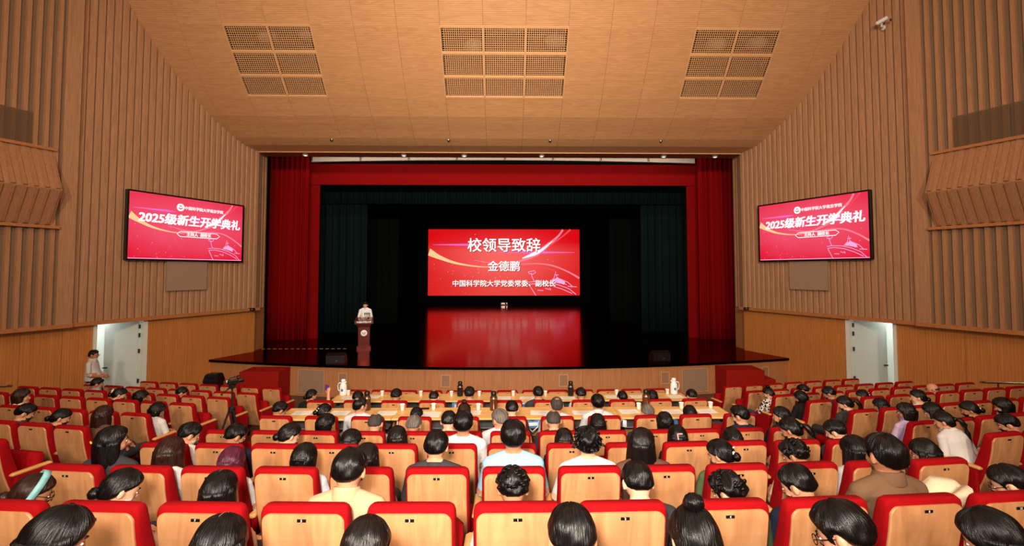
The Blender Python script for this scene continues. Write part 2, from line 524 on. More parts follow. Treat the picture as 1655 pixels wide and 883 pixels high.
# ceiling grilles: 3 rows of lattice cells in a wooden frame over a dark cavity
def ceil_grille(x0, ncol, label):
    root = empty('ceiling_grille', (x0 + ncol * .625, 14.1, 10.1))
    inv = Matrix.Translation(-root.location)
    Y0, Y1 = 14.83, 13.4
    def fx(mb): mb.v = [inv @ v for v in mb.v]; return mb
    mb = MB()
    for c in range(ncol + 1):
        x = x0 + 1.25 * c; w = .035 if 0 < c < ncol else .02
        ceil_strip(mb, x - w / 1, x + w / 1, Y0, Y1, .05, -.012, False)
    for r in range(4):
        y = Y0 + (Y1 - Y0) * r / 3; w = .03
        ceil_strip(mb, x0, x0 + 1.25 * ncol, y + w / 1.5, y - w / 1.5, .05, -.012, False, 1)
    fx(mb).build('frame', 'grille_wood', root)
    for c in range(ncol):
        for r in range(3):
            mb = MB(); xa = x0 + 1.25 * c + .035; xb = x0 + 1.25 * (c + 1) - .035
            ya = Y0 + (Y1 - Y0) * r / 3 - .02; yb = Y0 + (Y1 - Y0) * (r + 1) / 3 + .02
            for k in range(1, 19):
                x = xa + (xb - xa) * k / 19; ceil_strip(mb, x - .0065, x + .0065, ya, yb, .006, .01, False, 2)
            for k in range(1, 11):
                y = ya + (yb - ya) * k / 11; ceil_strip(mb, xa, xb, y + .0042, y - .0042, .006, .012, False, 1)
            fx(mb).build('lattice_panel', 'grille_wood', root)
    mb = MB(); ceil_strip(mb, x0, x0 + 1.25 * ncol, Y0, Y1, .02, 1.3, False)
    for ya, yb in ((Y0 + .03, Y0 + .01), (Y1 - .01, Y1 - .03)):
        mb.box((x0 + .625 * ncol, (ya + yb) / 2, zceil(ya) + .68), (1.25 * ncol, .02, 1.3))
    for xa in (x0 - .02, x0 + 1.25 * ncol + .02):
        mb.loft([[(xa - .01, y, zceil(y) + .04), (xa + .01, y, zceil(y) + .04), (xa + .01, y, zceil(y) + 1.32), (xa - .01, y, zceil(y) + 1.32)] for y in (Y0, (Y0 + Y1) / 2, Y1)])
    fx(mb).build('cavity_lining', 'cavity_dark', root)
    # ducts and lamp bodies seen through the lattice
    rnd = random.Random(int(x0 * 10))
    for k in range(ncol * 2):
        mb = MB(); x = x0 + 1.25 * ncol * (k + .5) / (ncol * 2); y = rnd.uniform(13.7, 14.6)
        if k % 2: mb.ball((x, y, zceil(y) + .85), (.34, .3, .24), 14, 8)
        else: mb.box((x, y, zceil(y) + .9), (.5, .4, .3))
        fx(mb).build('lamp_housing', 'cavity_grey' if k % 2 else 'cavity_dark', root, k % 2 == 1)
    tag(root, label, 'grille', 'ceiling grilles')
ceil_grille(-8.125, 2, 'left ceiling grille, six lattice cells in the wood ceiling')
ceil_grille(-1.875, 3, 'central ceiling grille, nine lattice cells in the wood ceiling')
ceil_grille(5.625, 2, 'right ceiling grille, six lattice cells in the wood ceiling')
for i, x in enumerate((-6.0, -1.95, 1.6, 5.5)):
    y = 16.25; z = zceil(y)
    root = empty('ceiling_sensor', (x, y, z))
    mb = MB(); mb.lathe([(.05, -.02), (.06, -.02), (.06, .02), (.02, .03)], 14); mb.build('ring', 'steel', root)
    mb = MB(); mb.lathe([(.012, -.05), (.035, -.045), (.04, -.015), (.02, 0)], 12); mb.build('lens', 'black_plastic', root)
    tag(root, 'small black round ceiling detector above the stage edge, ' + ordinal(i, 4), 'detector', 'ceiling detectors')

# side walls
def side_wall(side):
    nm = 'left' if side < 0 else 'right'
    mb = MB()
    # backing of front facet and rear facet
    for s0, s1, d, in ((-.2, 5.3, 0.0), (5.3, 13.0, .14)):
        n = 12
        ring = []
        for k in range(n + 1):
            s = s0 + (s1 - s0) * k / n; zt = zceil(wall_y(s + .06)) + .06
            ring.append([wp(side, s, d, TRIM_Z), wp(side, s, d, zt), wp(side, s, d - .12, zt), wp(side, s, d - .12, TRIM_Z)])
        mb.loft(ring)
    wall = struct(mb.build('wall_' + nm, 'acoustic_backing'))
    def slat(s, w0, w1, d0, depth, z0, z1, mat, name='slat', z1b=None, par=None):
        mb = MB()
        pts = [(s - w0 / 2, d0), (s - w1 / 2, d0 + depth), (s + w1 / 2, d0 + depth), (s + w0 / 2, d0)]
        mb.loft([[wp(side, a, b, z0) for a, b in pts], [wp(side, a, b, z1) for a, b in pts]])
        return mb.build(name, mat, par or wall)
    s = -.06
    while s < 5.25:
        slat(s, .168, .10, 0, .05, TRIM_Z, zceil(wall_y(s + .1)) + .03, 'slat_wood')
        s += .187
    # flat end board of the rear facet, then its slats
    slat(5.46, .34, .33, .14, .06, TRIM_Z - .02, zceil(wall_y(5.65)) + .02, 'slat_wood', 'end_board')
    s = 5.74
    while s < 12.6:
        slat(s, .115, .08, .14, .05, TRIM_Z, zceil(wall_y(s + .1)) + .03, 'slat_wood_dark')
        s += .2
    # bottom trim
    for s0, s1, d in ((-.25, 5.29, .1), (5.29, 13.0, .22)):
        mb = MB(); pts = [(-.1, TRIM_Z - .05), (d, TRIM_Z - .05), (d, TRIM_Z + .05), (-.1, TRIM_Z + .05)]
        mb.loft([[wp(side, s0, a, b) for a, b in pts], [wp(side, s1, a, b) for a, b in pts]])
        mb.build('skirt_board', 'trim_wood', wall)
    # lower panelled wall
    low = empty('wall_lower_' + nm); struct(low)
    joints = [(-.2, 1.0), (1.0, 2.2), (2.2, 3.38), (4.70, 5.35), (5.35, 6.15), (6.15, 7.35), (7.35, 8.6), (8.6, 10.2), (10.2, 13.0)]
    for s0, s1 in joints:
        mb = MB(); g = .004; pts = [(s0 + g, -.08), (s1 - g, -.08), (s1 - g, -.14), (s0 + g, -.14)]
        mb.loft([[wp(side, a, b, -.2) for a, b in pts], [wp(side, a, b, TRIM_Z) for a, b in pts]])
        mb.build('wall_panel', 'wainscot_wood', low)
    # doorway: frame, open leaf, corridor beyond
    door = empty('door_1' if side < 0 else 'door_2', wp(side, 4.05, 0, 0.1)); struct(door)
    inv = Matrix.Translation(-door.location)
    def dbuild(mb, name, mat, par=None):
        mb.v = [inv @ v for v in mb.v]; return mb.build(name, mat, par or door)
    mb = MB()
    for a, b in ((3.38, 3.5), (4.62, 4.70)):
        pts = [(a, -.05), (b, -.05), (b, -.3), (a, -.3)]
        mb.loft([[wp(side, p, q, 0) for p, q in pts], [wp(side, p, q, TRIM_Z) for p, q in pts]])
    dbuild(mb, 'door_frame', 'white_paint')
    # leaf swung about 77 degrees into the corridor
    a = radians(77); dx, dd = cos(a), -sin(a)
    mb = MB(); pts = [(3.52, -.2), (3.52 + 1.1 * dx, -.2 + 1.1 * dd), (3.52 + 1.1 * dx + .045 * sin(a), -.2 + 1.1 * dd + .045 * cos(a)), (3.52 + .045 * sin(a), -.2 + .045 * cos(a))]
    mb.loft([[wp(side, p, q, .1) for p, q in pts], [wp(side, p, q, 2.45) for p, q in pts]])
    leaf = dbuild(mb, 'door_leaf', 'door_white')
    for hz in (.75, 1.6, 2.05, 2.3):
        mb = MB(); c = wp(side, 3.535, -.16, hz); mb.lathe([(.02, -.06), (.024, -.055), (.024, .055), (.02, .06)], 8, Matrix.Translation(c)); dbuild(mb, 'hinge', 'hinge_metal')
    mb = MB(); c = wp(side, 3.52 + 1.0 * dx + .06, -.2 + 1.0 * dd, 1.1); mb.box(c, (.1, .1, .03)); dbuild(mb, 'handle', 'hinge_metal')
    cor = empty('wall_corridor_' + nm); struct(cor)
    def cwall(s0, s1, d0, d1, z0, z1, name, mat):
        mb = MB(); pts = [(s0, d0), (s1, d0), (s1, d1), (s0, d1)]
        mb.loft([[wp(side, p, q, z0) for p, q in pts], [wp(side, p, q, z1) for p, q in pts]]); mb.build(name, mat, cor)
    cwall(.2, 8.0, -2.6, -2.7, -.1, 2.9, 'plaster', 'white_paint')
    cwall(.2, .3, -2.6, -.2, -.1, 2.9, 'plaster', 'white_paint')
    cwall(7.9, 8.0, -2.6, -.2, -.1, 2.9, 'plaster', 'white_paint')
    cwall(.2, 8.0, -2.7, -.15, 2.85, 2.95, 'corridor_ceiling', 'white_paint')
    cwall(.2, 8.0, -2.7, -.14, .02, .12, 'corridor_floor', 'corridor_floor')
    mb = MB()
    # stage-end return of the wall up to the proscenium
    x = AX + side * 8.98
    mb.box((x + side * .15, 17.55, 1.7), (.3, .95, 1.66))
    mb.build('jamb', 'fascia_wood', low)
    k = 17.12
    while k < 18.0:
        mb = MB(); mb.box((x - side * .0, k, (TRIM_Z + 8.25) / 2), (.10, .09, 8.25 - TRIM_Z)); mb.build('slat', 'slat_wood', wall); k += .187
    mb = MB(); mb.box((x + side * .2, 17.55, (TRIM_Z + 8.3) / 2), (.3, .98, 8.3 - TRIM_Z)); mb.build('return_backing', 'acoustic_backing', wall)
    # small black fixture at the stage corner
    fxr = empty('wall_fixture', wp(side, .12, .12, TRIM_Z - .02))
    mb = MB(); mb.bbox((0, 0, .03), (.22, .1, .1), .01); mb.build('housing', 'black_plastic', fxr)
    mb = MB(); mb.box((.05, -.052, .03), (.05, .01, .05)); mb.box((-.05, -.052, .03), (.05, .01, .05)); mb.build('lens', 'steel', fxr)
    tag(fxr, 'small black wall fixture beside the %s edge of the stage' % nm, 'fixture')
    # side-light bay: ribbed box with a nose, ledges top and bottom, dark glass strip above
    bay = empty('lighting_bay', wp(side, 7.6, 0, 5.0))
    inv2 = Matrix.Translation(-bay.location)
    def bb(mb, name, mat, sm=False):
        mb.v = [inv2 @ v for v in mb.v]; return mb.build(name, mat, bay, sm)
    prof = [(.16, 6.83), (.6, 5.84), (.2, 5.02), (.14, 5.02), (.14, 6.83)]
    mb = MB(); mb.loft([[wp(side, 5.78, d, z) for d, z in prof], [wp(side, 10.5, d, z) for d, z in prof]]); bb(mb, 'bay_shell', 'slat_wood_dark')
    s = 5.86
    while s < 10.4:
        for (d0, z0), (d1, z1), mt in (((.16, 6.80), (.6, 5.86), 'bay_wood'), ((.6, 5.82), (.21, 5.06), 'bay_wood')):
            nd = Vector((z0 - z1, d1 - d0)).normalized() if d1 > d0 else Vector((z0 - z1, d1 - d0)).normalized()
            mb = MB(); e = .032
            ringa = [(s - .05, 0), (s - .03, e), (s + .03, e), (s + .05, 0)]
            mb.loft([[wp(side, a, dd0 + nd.x * b, zz0 + nd.y * b) for a, b in ringa] for dd0, zz0 in ((d0, z0), (d1, z1))])
            bb(mb, 'rib', mt)
        s += .2
    for z, d, s0 in ((6.86, .24, 5.74), (4.96, .3, 5.66)):
        mb = MB(); pts = [(.1, z - .035), (d, z - .035), (d, z + .035), (.1, z + .035)]
        mb.loft([[wp(side, s0, a, b) for a, b in pts], [wp(side, 10.6, a, b) for a, b in pts]]); bb(mb, 'ledge', 'trim_wood')
    tag(bay, 'ribbed wooden bay jutting from the %s side wall above the audience' % nm, 'wall bay')
    win = empty('window_1' if side < 0 else 'window_2', wp(side, 8.0, .2, 6.9)); struct(win)
    inv3 = Matrix.Translation(-win.location)
    for s0, s1 in ((6.22, 7.22), (7.25, 8.6), (8.63, 10.4)):
        mb = MB(); pts = [(s0, .205), (s1, .205), (s1, .215), (s0, .215)]
        mb.loft([[wp(side, a, b, 6.9) for a, b in pts], [wp(side, a, b, 7.66) for a, b in pts]])
        mb.v = [inv3 @ v for v in mb.v]; mb.build('pane', 'bay_glass', win)
    # loudspeaker cloth panel under the screen
    mb = MB(); pts = [(1.83, .07), (2.98, .07), (2.98, .13), (1.83, .13)]
    sp = empty('loudspeaker_panel', wp(side, 2.4, .1, 3.31)); inv4 = Matrix.Translation(-sp.location)
    mb.loft([[wp(side, a, b, 3.34) for a, b in pts], [wp(side, a, b, 4.2) for a, b in pts]]); mb.v = [inv4 @ v for v in mb.v]; mb.build('cloth', 'speaker_cloth', sp)
    mb = MB()
    for a0, a1, z0, z1 in ((1.79, 1.83, 3.3, 4.24), (2.98, 3.02, 3.3, 4.24), (1.83, 2.98, 3.3, 3.34), (1.83, 2.98, 4.2, 4.24)):
        pts = [(a0, .07), (a1, .07), (a1, .14), (a0, .14)]
        mb.loft([[wp(side, a, b, z0) for a, b in pts], [wp(side, a, b, z1) for a, b in pts]])
    mb.v = [inv4 @ v for v in mb.v]; mb.build('frame', 'speaker_cloth', sp)
    tag(sp, 'pale cloth loudspeaker panel under the %s wall screen' % nm, 'loudspeaker')
    return wall
m, nt, p = nmat('bay_glass')
p.inputs['Base Color'].default_value = srgb(120, 98, 76); p.inputs['Roughness'].default_value = 0.15
p.inputs['Transmission Weight'].default_value = 0.0; p.inputs['Alpha'].default_value = 0.38
side_wall(-1); side_wall(1)
# rear wall behind the camera
mb = MB(); mb.box((0, -8.1, 7.5), (32, .2, 12)); struct(mb.build('wall_rear', 'rear_wall'))
for sd, nm in ((-1, 'left'), (1, 'right')):
    mb = MB(); mb.box((sd * 14.1, -1.5, 7), (.2, 13.2, 13)); struct(mb.build('wall_rear_' + nm, 'rear_wall'))

# security camera on the right wall
c = wp(1, 4.74, .1, 10.63)
root = empty('security_camera', c)
mb = MB(); mb.lathe([(.07, 0), (.07, .02), (.03, .03)], 14, Matrix.Rotation(radians(-90), 4, 'Y')); mb.tube([(0, 0, 0), (-.1, -.05, .02), (-.12, -.08, .09)], .025); mb.build('bracket', 'cctv_white', root)
mb = MB(); mb.bbox((0, 0, 0), (.11, .28, .1), .02, Matrix.Translation((-.14, -.12, .13)) @ Matrix.Rotation(.7, 4, 'Z') @ Matrix.Rotation(-.3, 4, 'X')); mb.build('camera_body', 'cctv_white', root)
mb = MB(); mb.lathe([(.035, 0), (.035, .03)], 12, Matrix.Translation((-.14, -.12, .13)) @ Matrix.Rotation(.7, 4, 'Z') @ Matrix.Translation((0, -.17, -.045)) @ Matrix.Rotation(radians(90), 4, 'X')); mb.build('lens', 'black_plastic', root)
tag(root, 'white security camera high on the right slatted wall', 'camera')

# ------------------------------------------------------------------ stage
def stage_front(x): return 14.28 + x * x / 68.0
mb = MB(); n = 40; ring = []
xs = [-9.75 + 19.5 * i / n for i in range(n + 1)]
vs = []; fs = []
for x in xs:
    vs += [(x, stage_front(x), STAGE_Z), (x, 17.3, STAGE_Z), (x, stage_front(x), STAGE_Z - .07), (x, 17.3, STAGE_Z - .07)]
for i in range(n):
    a = 4 * i
    fs += [(a, a + 4, a + 5, a + 1), (a + 2, a + 3, a + 7, a + 6), (a, a + 2, a + 6, a + 4), (a + 1, a + 5, a + 7, a + 3)]
fs += [(0, 1, 3, 2), (4 * n, 4 * n + 2, 4 * n + 3, 4 * n + 1)]
mb.add(vs, fs)
stage = struct(mb.build('floor_stage', 'stage_floor'))
mb = MB(); mb.box((0, 29.8, STAGE_Z - .035), (27, 25.0, .07)); mb.build('stage_deck', 'stage_floor', stage)
fas = empty('wall_stage_front', (0, 14.3, 0)); struct(fas)
for i in range(16):
    x0, x1 = -9.6 + 1.2 * i, -9.6 + 1.2 * (i + 1)
    mb = MB(); r0 = []
    for k in range(4):
        x = x0 + .003 + (x1 - x0 - .006) * k / 3; y = stage_front(x) + .1 - 14.3
        r0.append([(x, y, -.05), (x, y, STAGE_Z - .07), (x, y + .06, STAGE_Z - .07), (x, y + .06, -.05)])
    mb.loft(r0); mb.build('fascia_panel', 'fascia_wood', fas)
# vents in the stage front
for i, x in enumerate((-4.97, -1.77, 1.8, 5.01, 8.55)):
    y = stage_front(x) + .095
    root = empty('stage_vent', (x, y, .38), math.atan(x / 34))
    mb = MB()
    for a, b, c, d in ((-.13, 0, .03, .38), (.13, 0, .03, .38), (0, -.175, .23, .03), (0, .175, .23, .03)):
        mb.box((a, -.012, .19 + b), (c, .024, d))
    mb.build('frame', 'vent_frame', root)
    for k in range(7):
        mb = MB(); mb.box((0, -.004, .06 + k * .043), (.23, .012, .026), ); mb.build('louvre', 'vent_core', root)
    tag(root, 'small framed vent in the stage front, ' + ordinal(i, 5), 'vent', 'stage front vents')
for i, x in enumerate((-6.0, 6.0)):
    y = stage_front(x) + .09
    root = empty('stage_access_panel', (x, y, .1), math.atan(x / 34))
    mb = MB(); mb.bbox((0, -.01, .36), (.86, .03, .7), .008); mb.build('panel', 'vent_core', root)
    mb = MB()
    for a, b, c, d in ((-.44, 0, .02, .74), (.44, 0, .02, .74), (0, -.36, .86, .02), (0, .36, .86, .02)): mb.box((a, -.014, .36 + b), (c, .034, d))
    mb.build('frame', 'vent_frame', root)
    tag(root, 'wide greyish panel in the stage front beside the %s red steps' % ('left' if x < 0 else 'right'), 'panel')
# carpeted steps at both ends of the stage front
for sd, nm in ((-1, 'left'), (1, 'right')):
    root = empty('stage_steps', (sd * 7.42, stage_front(7.2) - .44, 0))
    for w0, w, h in ((0, 1.16, .90), (1.162, 1.5, .62), (1.502, 1.84, .33)):
        mb = MB(); mb.bbox((-sd * .72 + sd * (w0 + w) / 2, 0, h / 2), (w - w0, .78, h), .012)
        mb.build('step', 'red_carpet', root)
    tag(root, 'red carpeted steps at the %s end of the stage front' % nm, 'steps', 'stage steps')

# proscenium header
hd = empty('trim_1', (0, 17.4, 8.25)); struct(hd)
mb = MB(); mb.box((AX, .1, .06), (18.1, .85, .12)); mb.build('soffit', 'trim_wood', hd)
mb = MB(); mb.box((AX, -.34, .0), (18.2, .05, .10)); mb.build('lip', 'grille_wood', hd)
mb = MB(); mb.box((AX, 0.6, 1.6), (30, .2, 3.0)); mb.build('header_wall', 'stage_black', hd)
for i, x in enumerate((-7.4, -3.75, -1.5, 1.4, 6.0, 7.95)):
    root = empty('header_downlight', (x, 17.45, 8.2))
    mb = MB(); mb.lathe([(.05, .01), (.09, -.02), (.1, .0), (.1, .05)], 14); mb.build('ring', 'cctv_white', root)
    mb = MB(); mb.lathe([(.01, -.03), (.05, -.025), (.06, 0.02), (.02, .03)], 12); mb.build('lamp', 'downlight_glow', root)
    tag(root, 'small round downlight in the beam over the stage, ' + ordinal(i, 6), 'downlight', 'beam downlights')

def pleated(name, x0, x1, y, z0, z1, amp, period, mat, parent=None, flare=0.0):
    mb = MB(); nn = max(8, int((x1 - x0) / period * 8)); rows = 5
    front = []; rnd = random.Random(int(x0 * 100 + y * 7))
    ph = [rnd.uniform(-.5, .5) for _ in range(12)]
    rings = []
    for j in range(rows + 1):
        t = j / rows; z = z1 + (z0 - z1) * t; ring = []
        for i in range(nn + 1):
            x = x0 + (x1 - x0) * i / nn
            w = 2 * pi * (x - x0) / period + ph[int(6 * i / nn)] * .4
            ring.append((x, y + amp * (.8 + .4 * t) * sin(w) + amp * .4 * sin(2.3 * w + ph[j]), z))
        back = [(a, b + .02, c) for a, b, c in reversed(ring)]
        rings.append(ring + back)
    mb.loft(rings)
    return mb.build(name, mat, parent, True)

for sd, nm in ((-1, 'left'), (1, 'right')):
    a, b = sorted((sd * 8.24, sd * 9.95))
    c = pleated('stage_curtain', a, b, 19.8, STAGE_Z + .01, 9.2, .09, .21, 'curtain_red')
    tag(c, 'red pleated house curtain gathered at the %s side of the stage' % nm, 'curtain', 'red house curtains')
    a, b = sorted((sd * 8.03, sd * 8.9))
    mb = MB(); mb.box(((a + b) / 2, 20.5, (STAGE_Z + 8.7) / 2), (b - a, .06, 8.7 - STAGE_Z))
    c = mb.build('portal_strip', 'curtain_red_flat'); tag(c, 'flat red portal strip inside the %s red curtain' % nm, 'curtain', 'red portal strips')
mb = MB(); mb.box((0, 20.45, (7.64 + 8.56) / 2), (17.2, .06, 8.56 - 7.64)); c = mb.build('portal_valance', 'curtain_red_flat')
tag(c, 'wide flat red valance across the top of the stage opening', 'valance')
# pale lighting batten above the valance
root = empty('lighting_batten', (0, 20.2, 8.6))
for i in range(8):
    x0, x1 = -8.3 + 16.6 * i / 8, -8.3 + 16.6 * (i + 1) / 8
    dz = lambda x: .0 - .0016 * (8.3 ** 2 - x * x) * -1.0
    mb = MB(); mb.loft([[(x, -.05, dz(x) - .02), (x, .05, dz(x) - .02), (x, .05, dz(x) + .26), (x, -.05, dz(x) + .26)] for x in (x0 + .01, (x0 + x1) / 2, x1 - .01)])
    mb.build('batten_strip', 'batten_white', root)
    mb = MB(); mb.tube([(x0 + .05, -.08, dz(x0)), (x0 + .05, -.08, 3.42)], .015, 6); mb.build('hanger', 'dark_metal', root)
tag(root, 'long pale batten hanging just above the red valance', 'batten')
# masking borders and legs, dark green then black
for k, (y, inner, zb, mt, ad) in enumerate(((22.0, 6.5, 7.04, 'curtain_green', 'front'), (26.0, 5.9, 7.05, 'curtain_black', 'middle'), (31.0, 7.0, 7.6, 'curtain_black', 'rear'))):
    c = pleated('stage_border', -10.5, 10.5, y, zb, 12.0, .06, .3, mt)
    tag(c, 'dark pleated border hanging across the stage top, %s one' % ad, 'curtain', 'stage borders')
    for sd, nm in ((-1, 'left'), (1, 'right')):
        a, b = sorted((sd * inner, sd * 11.0))
        c = pleated('stage_drape', a, b, y + .25, STAGE_Z + .01, 10.5, .07, .34, mt)
        tag(c, 'dark pleated side drape on the %s of the stage, %s one' % (nm, ad), 'curtain', 'stage side drapes')
# dark stage house
for nm, c, d in (('stage_rear', (0, 42.4, 6), (27, .2, 12)), ('stage_left', (-13.4, 30, 6), (.2, 25, 12)), ('stage_right', (13.4, 30, 6), (.2, 25, 12))):
    mb = MB(); mb.box(c, d); struct(mb.build('wall_' + nm, 'stage_black'))
for sd, nm in ((-1, 'left'), (1, 'right')):
    mb = MB(); mb.box((sd * 11.4, 18.15, 5.4), (4.6, .15, 10)); struct(mb.build('wall_proscenium_' + nm, 'stage_black'))
mb = MB(); mb.box((0, 30, 12.1), (27, 25, .2)); struct(mb.build('ceiling_stage', 'stage_black'))

# ------------------------------------------------------------------ screens
def screen_red(name, edge, mid, strength, sc=(1.5, 1.9)):
    m, nt, p = nmat(name)
    tc = nt.nodes.new('ShaderNodeTexCoord')
    mp = nt.nodes.new('ShaderNodeMapping'); mp.inputs['Scale'].default_value = sc + (1,); mp.inputs['Location'].default_value = (-sc[0] * .5, -sc[1] * .58, 0)
    nt.links.new(tc.outputs['Generated'], mp.inputs['Vector'])
    gr = nt.nodes.new('ShaderNodeTexGradient'); gr.gradient_type = 'SPHERICAL'
    nt.links.new(mp.outputs[0], gr.inputs['Vector'])
    nz = nt.nodes.new('ShaderNodeTexNoise'); nz.inputs['Scale'].default_value = 3.0; nz.inputs['Detail'].default_value = 3
    nt.links.new(tc.outputs['Generated'], nz.inputs['Vector'])
    ad = nt.nodes.new('ShaderNodeMath'); ad.operation = 'MULTIPLY_ADD'; ad.inputs[1].default_value = .3
    sb = nt.nodes.new('ShaderNodeMath'); sb.operation = 'SUBTRACT'; sb.inputs[1].default_value = .5
    nt.links.new(nz.outputs['Fac'], sb.inputs[0]); nt.links.new(sb.outputs[0], ad.inputs[0]); nt.links.new(gr.outputs['Fac'], ad.inputs[2])
    mx = nt.nodes.new('ShaderNodeMix'); mx.data_type = 'RGBA'
    mx.inputs[6].default_value = srgb(*edge); mx.inputs[7].default_value = srgb(*mid)
    nt.links.new(ad.outputs[0], mx.inputs[0])
    p.inputs['Base Color'].default_value = (0, 0, 0, 1); p.inputs['Roughness'].default_value = .35
    nt.links.new(mx.outputs[2], p.inputs['Emission Color']); p.inputs['Emission Strength'].default_value = strength
screen_red('screen_red_led', (214, 4, 14), (242, 58, 72), 1.05)
screen_red('screen_red_wall', (230, 26, 54), (255, 112, 146), 1.0, (1.0, 1.3))
emis('screen_white', (255, 252, 248), 1.15); emis('screen_cream', (255, 208, 150), 1.0); emis('screen_pink', (255, 130, 150), 1.0)
emis('screen_rose', (246, 74, 86), 1.0); emis('screen_magenta', (246, 110, 210), 1.0); emis('screen_lilac', (244, 176, 226), 1.0); emis('screen_shadow', (150, 20, 26), .8)

def spline(pts, n=8):
    out = []
    P = [pts[0]] + list(pts) + [pts[-1]]
    for i in range(1, len(P) - 2):
        for k in range(n):
            t = k / n
            out.append(tuple(.5 * ((2 * P[i][c]) + (-P[i - 1][c] + P[i + 1][c]) * t + (2 * P[i - 1][c] - 5 * P[i][c] + 4 * P[i + 1][c] - P[i + 2][c]) * t * t + (-P[i - 1][c] + 3 * P[i][c] - 3 * P[i + 1][c] + P[i + 2][c]) * t ** 3) for c in range(len(P[i]))))
    out.append(tuple(pts[-1]))
    return out

def ribbon(mb, pts, z, clip=None):
    """pts (x, y, width) -> flat printed ribbon"""
    b = len(mb.v)
    for i, (x, y, w) in enumerate(pts):
        a = pts[max(i - 1, 0)]; c = pts[min(i + 1, len(pts) - 1)]
        t = Vector((c[0] - a[0], c[1] - a[1])); t.normalize() if t.length else None
        nx_, ny_ = -t.y * w / 2, t.x * w / 2
        cl = (lambda q: max(-clip, min(clip, q))) if clip else (lambda q: q)
        mb.v += [Vector((cl(x + nx_), y + ny_, z)), Vector((cl(x - nx_), y - ny_, z))]
    for i in range(len(pts) - 1):
        a = b + 2 * i; mb.f.append((a, a + 2, a + 3, a + 1))

def screen_art(root, W, H, zo, seed):
    """common artwork of the slides; coordinates u,v are 0..1 from the top left of the slide"""
    def P(u, v): return ((u - .5) * W, (.5 - v) * H)
    def rib(name, pts, mat, z):
        mb = MB(); ribbon(mb, spline([P(u, v) + (w * H,) for u, v, w in pts]), z * zo, W / 2); mb.build(name, mat, root)
    rib('swoosh', [(.002, .34, .11), (.08, .43, .06), (.2, .52, .03), (.38, .57, .012), (.55, .53, .006)], 'screen_cream', 2)
    rib('swoosh', [(.30, .47, .006), (.5, .53, .02), (.62, .47, .03), (.72, .36, .07), (.80, .22, .05), (.86, .1, .03), (.89, .005, .03)], 'screen_pink', 1)
    rib('swoosh', [(.62, .44, .01), (.70, .37, .05), (.75, .31, .035), (.82, .18, .008)], 'screen_white', 3)
    rib('swoosh', [(.80, .25, .02), (.88, .12, .02), (.94, .003, .03)], 'screen_rose', 1.5)
    rib('swoosh', [(.58, .53, .006), (.72, .52, .016), (.82, .55, .022), (.92, .64, .022), (.998, .74, .03)], 'screen_pink', 2)
    rib('swoosh', [(.45, .68, .004), (.58, .58, .02), (.75, .58, .02), (.85, .64, .006)], 'screen_rose', 1)
    rib('flare', [(.03, .235, .004), (.18, .235, .022), (.28, .235, .03), (.36, .235, .006)], 'screen_magenta', 2.5)
    rib('flare', [(.44, .35, .004), (.6, .35, .02), (.71, .35, .035), (.82, .35, .02), (.97, .35, .004)], 'screen_magenta', 2.5)
    rnd = random.Random(seed)
    mb = MB()
    for k in range(46):
        u, v = (rnd.uniform(.02, .98), rnd.uniform(.05, .97)) if k < 20 else (rnd.uniform(.03, .45), rnd.uniform(.5, .97))
        x, y = P(u, v); r = rnd.uniform(.003, .009) * H
        mb.add([(x + r * cos(a * pi / 3), y + r * sin(a * pi / 3), 2.2 * zo) for a in range(6)], [(0, 1, 2, 3, 4, 5)])
    mb.build('sparkles', 'screen_pink', root)
    # ship line drawing
    L = [[(.665, .83), (.675, .87), (.71, 1.0)], [(.66, .80), (.70, .79), (.78, .80), (.86, .84), (.93, .90), (.975, .985)], [(.665, .83), (.72, .82), (.80, .845), (.88, .90), (.95, .97)],
         [(.70, .79), (.685, .72), (.68, .66)], [(.66, .645), (.70, .625), (.71, .65), (.69, .68), (.665, .67), (.66, .645)], [(.80, .80), (.83, .74), (.84, .64), (.85, .74), (.88, .76), (.92, .80), (.95, .86)],
         [(.835, .69), (.86, .69)], [(.82, .76), (.90, .79)], [(.81, .79), (.91, .83)], [(.92, .86), (.98, .87)], [(.72, .92), (.76, .925)], [(.77, .89), (.80, .91)], [(.80, .885), (.81, .92)]]
    mb = MB()
    for ln in L: ribbon(mb, [P(u, v) + (.009 * H,) for u, v in ln], 2.6 * zo)
    mb.build('ship_drawing', 'screen_lilac', root)
    mb = MB(); ribbon(mb, [P(.815, .79) + (.03 * H,), P(.85, .76) + (.07 * H,), P(.90, .82) + (.04 * H,)], 2.4 * zo); mb.build('ship_superstructure', 'screen_lilac', root)
    return P

def lettering(root, body, size, pos, mat, z, bold=0.0, shear=0.0, sx=1.0, space=1.0):
    me = text_mesh(body, size, bold, 'CENTER', shear, space).copy()
    me.materials.clear(); me.materials.append(MATS[mat])
    return put('lettering', me, root, (pos[0], pos[1], z), None, (sx, 1, 1))

